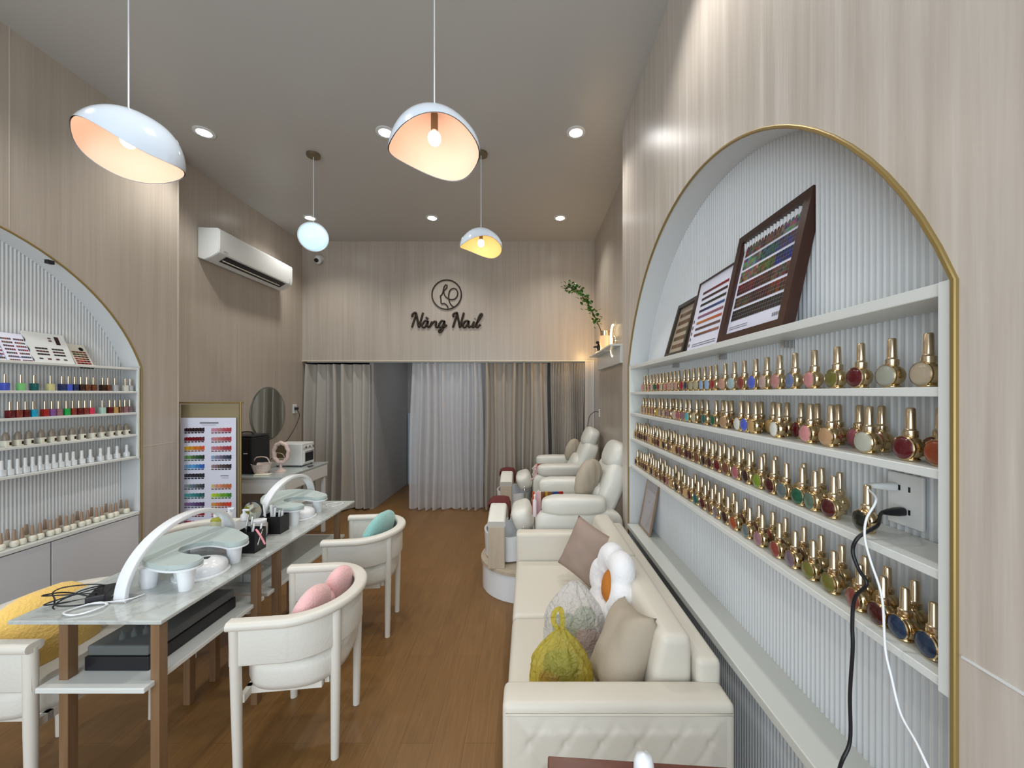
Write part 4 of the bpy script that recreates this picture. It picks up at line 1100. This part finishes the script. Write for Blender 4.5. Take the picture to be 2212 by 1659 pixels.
bm = NB(); box(bm, .67, W-.01, .10, D-.09, .05, .675, bev=.02, seg=3); obj('back_frame', bm, m_sofa, so, smooth=50)
for x in (.05, .70):
    for y in (.05, D-.05):
        bm = NB(); lathe(bm, [(.02, 0), (.026, .055)], 12, c=(x, y, 0)); obj('foot', bm, m_black, so, smooth=50)

# pillows on the sofa
def pil(label, loc, rot, w, h, t_, mat, name='throw_pillow', seed=0, pinch=.1, wr=.008):
    bm = NB(); pillow(bm, w, h, t_, seed=seed, pinch=pinch, wr=wr)
    o = obj(name, bm, mat, loc=loc, smooth=True); o.rotation_euler = rot
    return tag(o, label, 'cushion')
pil('square mauve throw pillow leaning on the sofa back, far end', (.36, 2.42, .625), (-.30, .30, -.80), .30, .33, .11, m_mauvef, seed=3)
pil('pointed beige throw pillow leaning on the sofa behind the near armrest', (.375, 1.56, .585), (-.50, -.22, -1.42), .32, .35, .15, m_beigef, seed=5, pinch=.25)
fl = thing('flower_cushion', 'white plush flower cushion with orange centre on the sofa', 'cushion', (.41, 1.94, .65), rot=(0, .24, .16))
# ring stands in the local YZ plane, facing -X
bm = NB(); nu, nv = 72, 14; V = []
for i in range(nu):
    a = 2*PI*i/nu; lob = .96+.20*abs(math.cos(a*3))**.7; row = []
    for j in range(nv):
        b = 2*PI*j/nv; r = (.122*lob+(.058*lob)*math.cos(b))
        row.append(bm.verts.new((.050*lob*math.sin(b), r*math.cos(a), r*math.sin(a))))
    V.append(row)
for i in range(nu):
    for j in range(nv): bm.faces.new((V[i][j], V[(i+1) % nu][j], V[(i+1) % nu][(j+1) % nv], V[i][(j+1) % nv]))
obj('petals', bm, m_plushw, fl, smooth=True)
bm = NB(); puff(bm, (-.005, 0, 0), (.032, .075, .075), .9, 1, 24, 12); obj('centre', bm, m_orange, fl, smooth=True)

# plastic bags
def bag(name, label, loc, rx, ry, h, mat, contents, seed, handles=2):
    t = thing(name, label, 'plastic bag', loc)
    for i, (c, s, m) in enumerate(contents):
        bm = NB(); puff(bm, c, s, .8, .8, 16, 10, wr=.1, seed=i); obj('contents', bm, m, t, smooth=True)
    bm = NB(); nu, nv = 64, 26; V = []
    for j in range(nv+1):
        f = j/nv
        if f < .08: k = .80+.2*f/.08
        elif f < .5: k = 1+.03*math.sin(f*8)
        else: k = 1-(.86)*((f-.5)/.5)**1.3
        row = []
        for i in range(nu):
            a = 2*PI*i/nu
            w = 1+(.03+.11*f)*noise.noise(Vector((math.cos(a)*3.5, math.sin(a)*3.5, f*3+seed)))+(.02+.07*f)*math.sin(a*11+seed+f*3)
            row.append(bm.verts.new((rx*k*w*math.cos(a), ry*k*w*math.sin(a), h*f+.012*noise.noise(Vector((a*2, f*5, seed)))*(f > .05))))
        V.append(row)
    for j in range(nv):
        for i in range(nu): bm.faces.new((V[j][i], V[j][(i+1) % nu], V[j+1][(i+1) % nu], V[j+1][i]))
    bm.faces.new(V[0])
    obj('film', bm, mat, t, smooth=70)
    for s in range(handles):
        sg = 1 if s else -1
        bm = NB(); pts = [(0.0, 0, h*.97), (sg*.02-.008, -.01, h+.03), (sg*.026, -.015, h+.075), (sg*.004, -.015, h+.088), (-sg*.004, -.01, h+.05), (0.004, 0, h*.98)]
        sweep(bm, cat(pts, 5), rrect(.02, .004, .0015, 1), up=(0, 1, .2)); obj('handle', bm, mat, t, smooth=50)
    return t
m_c1 = M('fruit_red', (.30, .05, .04), .4); m_c2 = M('leafy', (.12, .20, .05), .6); m_c3 = M('bowl_yellow', (.42, .34, .10), .4); m_c4 = M('snack_pink', (.42, .16, .18), .4)
bag('shopping_bag', 'knotted translucent yellow plastic bag on the near sofa seat', (.130, 1.54, .417), .118, .085, .26, m_bagy,
    [((-.04, 0, .05), (.05, .05, .045), m_c4), ((.04, .01, .06), (.06, .06, .035), m_c3), ((0, .0, .12), (.07, .05, .05), m_c2), ((-.03, -.02, .10), (.03, .03, .03), m_c1)], 2, 1)
bag('shopping_bag', 'translucent white plastic bag of groceries behind the yellow one', (.215, 1.81, .417), .135, .10, .32, m_bagw,
    [((.04, 0, .07), (.07, .06, .05), m_c1), ((-.04, 0, .10), (.06, .06, .06), m_c2), ((.05, .0, .15), (.05, .04, .05), m_c2), ((-.06, -.02, .07), (.04, .04, .03), m_c4)], 9, 0)

# ================================================================== SPA RECLINERS
def recliner(yc, label, grp='spa recliners along the right wall'):
    t = thing('spa_recliner', label, 'recliner', (.375, yc, .235), group=grp)
    def pf(nm, c, s, e=.5, rot=None, wr=.03, par=t, m=m_recl):
        bm = NB(); puff(bm, c, s, e, e, 30, 18, rot=rot, wr=wr, seed=yc); return obj(nm, bm, m, par, smooth=True)
    pf('seat_base', (.11, 0, .09), (.24, .25, .09), .25)
    pf('seat', (-.02, 0, .24), (.30, .25, .09), .45)
    pf('leg_rest', (-.42, 0, .33), (.09, .22, .10), .6, Matrix.Rotation(-.3, 3, 'Y'))
    R = Matrix.Rotation(.42, 3, 'Y')
    pf('backrest', (.26, 0, .50), (.10, .27, .33), .45, R)
    pf('lumbar_pad', (.14, 0, .36), (.085, .21, .085), .6, R, wr=.05)
    b = pf('back_pad', (.215, 0, .52), (.095, .225, .12), .6, R)
    pf('headrest', (.375, 0, .84), (.085, .22, .12), .65, R)
    for s in (-1, 1):
        a = pf('armrest', (.02, s*.33, .24), (.335, .08, .235), .35, wr=.015)
        pf('arm_pad', (-.02, s*.33, .505), (.25, .092, .072), .55, wr=.04, par=a)
    return t
recliner(3.375, 'cream spa recliner next to the sofa, beige shell pillow on it')
recliner(4.74, 'cream spa recliner farther from the camera, nearest the curtains')
def spa_base(yc, label):
    poly = [(.42, -.385), (.42, .385)]+[(-.385*math.sin(PI*i/24), .385*math.cos(PI*i/24)) for i in range(25)]
    t = thing('pedicure_platform', label, 'platform', (0, yc, 0), group='rounded pedicure platforms')
    bm = NB(); prism(bm, poly, 0, .205); obj('body', bm, m_glossw, t, smooth=50)
    bm = NB(); prism(bm, [(x*1.03, y*1.03) for x, y in poly], .205, .232); obj('top_board', bm, m_oak, t, smooth=50)
    return t
spa_base(3.37, 'white rounded platform with oak top below the recliner beside sofa')
spa_base(4.77, 'white rounded platform with oak top below the farther recliner')
def basin(yc, label):
    t = thing('foot_basin', label, 'basin', (-.165, yc, .232), group='white pedicure foot basins')
    bm = NB(); pr = [(.20, 0), (.235, .02), (.245, .20), (.245, .215), (.225, .215), (.20, .05), (0, .04)]
    lathe(bm, pr, 36)
    for v in bm.verts: v.co.x = v.co.x*.85; v.co.y *= 1.08
    obj('tub', bm, m_glossw, t, smooth=50)
    bm = NB(); tube(bm, [(.13, -.225, -.0), (.13, -.255, .15), (.13, -.24, .29), (.13, -.15, .31)], .009); obj('tap', bm, m_chrome, t, smooth=True)
    return t
basin(3.40, 'white foot basin on the platform beside the sofa')
basin(4.77, 'white foot basin on the farther platform')
def footrest(yc, label):
    t = thing('footrest', label, 'footrest', (-.245, yc, .232), group='oak footrests over the basins')
    for s in (-1, 1): obj('post', bx(-.065, .065, s*.30-.03, s*.30+.03, 0, .325, bev=.003), m_oak, t)
    bm = NB(); path = [(0, -.335+.67*i/20, .345+.075*math.sin(PI*i/20)) for i in range(21)]
    sweep(bm, path, rrect(.14, .06, .022, 4)); obj('pad', bm, m_recl, t, smooth=60)
    return t
footrest(3.40, 'oak footrest with arched cream pad beside the sofa')
footrest(4.77, 'oak footrest with arched cream pad at the farther recliner')
def towel(yc, label):
    bm = NB(); V = []
    for i in range(17):
        u = -1+2*i/16
        row = []
        for j in range(13):
            y = -.12+.24*j/12
            zc = .345+.075*math.sin(PI*((y+.335+.02)/.67))+.034
            if abs(u) < .55: x, z = u/.55*.078, zc-.012*(u/.55)**2
            else:
                k = (abs(u)-.55)/.45; x, z = math.copysign(.082+.006*math.sin(j), u), zc-.014-k*(.13 if u > 0 else .05)
            row.append(bm.verts.new((x, y, z+.003*noise.noise(Vector((i, j, yc))))))
        V.append(row)
    for i in range(16):
        for j in range(12): bm.faces.new((V[i][j], V[i+1][j], V[i+1][j+1], V[i][j+1]))
    o = obj('towel', bm, m_maroon, loc=(-.245, yc, .232), smooth=True)
    md = o.modifiers.new('s', 'SOLIDIFY'); md.thickness = .008; md.offset = 1
    return tag(o, label, 'towel', 'maroon towels on the footrests')
towel(3.44, 'maroon towel draped over the footrest beside the sofa')
towel(4.81, 'maroon towel draped over the farther footrest')

def shell(label, loc, rot, s):
    t = thing('shell_cushion', label, 'cushion', loc, rot=rot)
    bm = NB(); nu, nv = 48, 20; 
    puff(bm, (0, 0, 0), (.055*s, .135*s, .15*s), .8, .9, 48, 22)
    for v in bm.verts:
        a = math.atan2(v.co.y, v.co.z+.15*s)
        v.co.x *= 1+.22*abs(math.sin(a*9))
        v.co.y *= 1-.25*max(0, v.co.z)/(.15*s)
    obj('cover', bm, m_beigef, t, smooth=True); return t
shell('beige ribbed shell cushion on the recliner beside the sofa', (.50, 3.22, .90), (.1, .25, -.75), 1.15)
shell('beige ribbed shell cushion on the farther recliner', (.56, 4.90, .90), (.1, .25, -.75), .95)

def striped_cloth(label, loc, cols, w, h):
    t = thing('striped_cloth', label, 'cloth', loc)
    bm = NB(); L = bm.loops.layers.color.new('Col'); n = len(cols)
    for i, (a, b, c) in enumerate(cols):
        for k in range(4):
            z0, z1 = h*k/4, h*(k+1)/4
            yy = lambda u, z: .006*math.sin(u*30+z*20)
            vs = [bm.verts.new((w*a, yy(a, z0), z0)), bm.verts.new((w*b, yy(b, z0), z0)), bm.verts.new((w*b, yy(b, z1), z1)), bm.verts.new((w*a, yy(a, z1), z1))]
            f = bm.faces.new(vs)
            for lp in f.loops: lp[L] = (*c, 1)
    bmesh.ops.remove_doubles(bm, verts=bm.verts[:], dist=1e-5)
    o = obj('fabric', bm, vcol('striped_weave', .8, 0), t)
    md = o.modifiers.new('s', 'SOLIDIFY'); md.thickness = .02
    return t
O, W_, B_, Y_, U_, R_ = (.75, .28, .10), (.8, .66, .68), (.42, .26, .12), (.65, .5, .1), (.06, .22, .45), (.6, .04, .06)
striped_cloth('striped multicolour cloth standing in the front of recliner arm beside sofa', (.035, 3.15, .63), [(0, .08, O), (.08, .28, W_), (.28, .42, B_), (.42, .50, Y_), (.50, .66, B_), (.66, .84, U_), (.84, 1, R_)], .25, .18)
striped_cloth('striped brown and blue cloth on the farther recliner arm front', (.09, 4.46, .66), [(0, .12, W_), (.12, .2, O), (.2, .62, B_), (.62, 1, U_)], .14, .14)
cloth_far = bpy.data.objects['striped_cloth.001']
t = thing('lotion_bottle', 'slim white pump bottle beside the striped cloth near the sofa', 'bottle', (.055, 3.10, .63))
bm = NB(); lathe(bm, [(.014, 0), (.016, .01), (.016, .13), (.006, .14), (.006, .165)], 14); obj('bottle', bm, M('pale_pink_bottle', (.72, .6, .64), .3), t, smooth=50)
bm = NB(); lathe(bm, [(.009, .16), (.009, .175)], 12); obj('cap', bm, m_plate, t, smooth=50)
bm = NB(); tube(bm, [(0, 0, 0), (.04, 0, .03), (.02, 0, .06), (.05, 0, .10), (.02, 0, .13), (.06, 0, .15)], .009); o = obj('ribbon', bm, M('pink_ribbon', (.6, .42, .38), .6), parent=cloth_far, loc=(-.055, 0, -.04), smooth=True); o['label'] = 'pale pink ribbon'

# ================================================================== RIGHT WALL SHELF, VASE, PLANT
ws = thing('wall_box_shelf', 'white box shelf high on the right recess wall', 'shelf', (XRB, 4.3, 1.886))
obj('box', bx(-.035, -.001, -.62, .60, 0, .16, bev=.003), m_white, ws)
obj('ledge', bx(-.13, -.001, -.62, .60, .16, .178, bev=.003), m_white, ws)
wp = obj('wall_panel', bx(-.012, 0, -.60, .58, -1.86, -.03, bev=.002), m_wall, loc=(XRB, 4.3, 1.886), kind='structure')
t = thing('vase', 'gold and glass vase glowing on the white box shelf', 'vase', (.825, 4.20, 2.065))
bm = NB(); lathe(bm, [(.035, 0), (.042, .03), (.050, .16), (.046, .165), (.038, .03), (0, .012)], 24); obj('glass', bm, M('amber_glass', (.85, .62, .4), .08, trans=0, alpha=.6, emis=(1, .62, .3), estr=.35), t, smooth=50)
bm = NB(); lathe(bm, [(.051, .15), (.053, .20), (.048, .20), (.046, .15)], 24, cap=False); obj('collar', bm, m_goldcap, t, smooth=50)
br = thing('leafy_branch', 'green leafy branch arching out of the vase toward the sign', 'branch', (.825, 4.20, 2.10))
stem = cat([(0, 0, 0), (-.04, -.02, .14), (-.11, -.04, .30), (-.20, -.05, .46), (-.31, -.07, .58), (-.42, -.08, .63)], 8)
bm = NB(); sweep(bm, stem, circ(.0045, 6)); obj('stem', bm, m_stem, br, smooth=True)
bm = NB()
for k in range(210):
    f = .32+.68*random.random(); p = stem[int(f*(len(stem)-1))]+Vector((random.gauss(0, .026), random.gauss(0, .026), random.gauss(0, .026)))
    R = Matrix.Rotation(random.uniform(0, 6.28), 3, 'Z')@Matrix.Rotation(random.uniform(-1, 1), 3, 'X'); s = random.uniform(.024, .04)
    vs = [bm.verts.new(p+R@Vector(q)*s) for q in ((0, 0, 0), (.5, .5, .1), (.45, .9, .05), (0, 1.3, 0), (-.45, .9, .05), (-.5, .5, .1))]; bm.faces.new(vs)
obj('leaves', bm, m_leaf, br)
t = thing('wall_sconce', 'crescent wall light glowing warm beside the glass vase', 'wall lamp', (XRB, 4.02, 2.14))
bm = NB(); sweep(bm, [(-.03, .13*math.cos(a)*.8, .16*math.sin(a)) for a in [-PI*.55+PI*1.1*i/24 for i in range(25)]], circ(.011, 8), up=(1, 0, 0)); obj('light_strip', bm, M('warm_glow_strip', (1, .8, .5), .4, emis=(1, .78, .42), estr=3), t, smooth=True)
bm = NB(); lathe(bm, [(.05, 0), (.05, -.02), (.04, -.03)], 20, axis='X'); obj('mount', bm, m_goldcap, t, smooth=50)
l = bpy.data.lights.new('sconce_glow', 'POINT'); l.energy = 7; l.color = (1, .62, .25); l.shadow_soft_size = .04
lo = bpy.data.objects.new('sconce_glow', l); C.objects.link(lo); lo.location = (.80, 4.75, 2.12); lo['kind'] = 'helper'
t = thing('figurine', 'small black figurine on the white box shelf beside the vase', 'figurine', (.80, 4.45, 2.065))
bm = NB(); puff(bm, (0, 0, .05), (.02, .02, .05), 1, 1); puff(bm, (-.01, 0, .11), (.02, .018, .02), 1, 1); puff(bm, (-.03, 0, .06), (.03, .01, .012), 1, 1); obj('body', bm, m_black, t, smooth=True)
t = outlet('power_outlet', 'small outlet low on the right recess wall near the curtain', (XRB-.013, 4.86, 1.36), -PI/2, True, .8)
bm = NB(); tube(bm, [(.875, 4.87, 1.37), (.84, 4.95, 1.37), (.80, 5.1, 1.3), (.79, 5.2, 1.15)], .004); o = obj('appliance_cable', bm, m_black, smooth=True); tag(o, 'dark cord looping from outlet beside the pleated curtain', 'cable')

# ================================================================== FRONT RIGHT SIDE TABLE
t = thing('side_table', 'red brown wooden table at the bottom picture edge before the sofa', 'table', (.26, .70, 0), rz=-.07)
obj('tabletop', bx(-.227, .16, -.20, .16, .775, .795, bev=.003), m_redwood, t)
for x in (-.20, .13):
    for y in (-.17, .13): obj('leg', bx(x-.018, x+.018, y-.018, y+.018, 0, .775, bev=.002), m_redwood, t)
t = thing('ceramic_jar', 'glossy white egg topped ceramic jar on the wooden table', 'jar', (.236, .80, .7955))
bm = NB(); lathe(bm, [(.0185, 0), (.021, .006), (.021, .036), (.0195, .055), (.0145, .068), (0, .074)], 24); obj('body', bm, m_glossw, t, smooth=True)
bm = NB(); lathe(bm, [(.0214, .034), (.0219, .037), (.0214, .040)], 24, cap=False); obj('band', bm, m_chrome, t, smooth=True)

# ================================================================== LIGHT, WORLD, CAMERA
w = bpy.data.worlds.new('world'); sc.world = w; w.use_nodes = True
bg = w.node_tree.nodes['Background']; bg.inputs['Color'].default_value = (.80, .90, 1, 1); bg.inputs['Strength'].default_value = .75
def area(name, loc, rot, sx, sy, e, col):
    l = bpy.data.lights.new(name, 'AREA'); l.shape = 'RECTANGLE'; l.size = sx; l.size_y = sy; l.energy = e; l.color = col
    o = bpy.data.objects.new(name, l); C.objects.link(o); o.location = loc; o.rotation_euler = rot; o['kind'] = 'helper'
area('storefront_daylight', (-1.1, YF-.2, 1.7), (PI/2, 0, 0), 3.6, 2.8, 85, (.86, .94, 1))
area('sheer_backlight_fill', (-.9, 6.2, 2.45), (0, 0, 0), 1.2, .6, 5, (.92, .96, 1))  # added fill lamp, unseen, backlights the sheer curtain

cam = bpy.data.cameras.new('camera'); co = bpy.data.objects.new('camera', cam); C.objects.link(co)
cam.sensor_fit = 'HORIZONTAL'; cam.sensor_width = 36; cam.lens = 36*850/2212
cam.shift_x = -34/2212; cam.shift_y = 20.5/2212; cam.clip_start = .02
co.location = (0, 0, 1.6); co.rotation_euler = (PI/2, 0, 0)
sc.camera = co
sc.view_settings.view_transform = 'Standard'; sc.view_settings.look = 'None'
sc.view_settings.exposure = 0.13; sc.view_settings.gamma = 1.0
sc.cycles.max_bounces = 8; sc.cycles.transparent_max_bounces = 12
try: sc.cycles.use_denoising = True
except Exception: pass
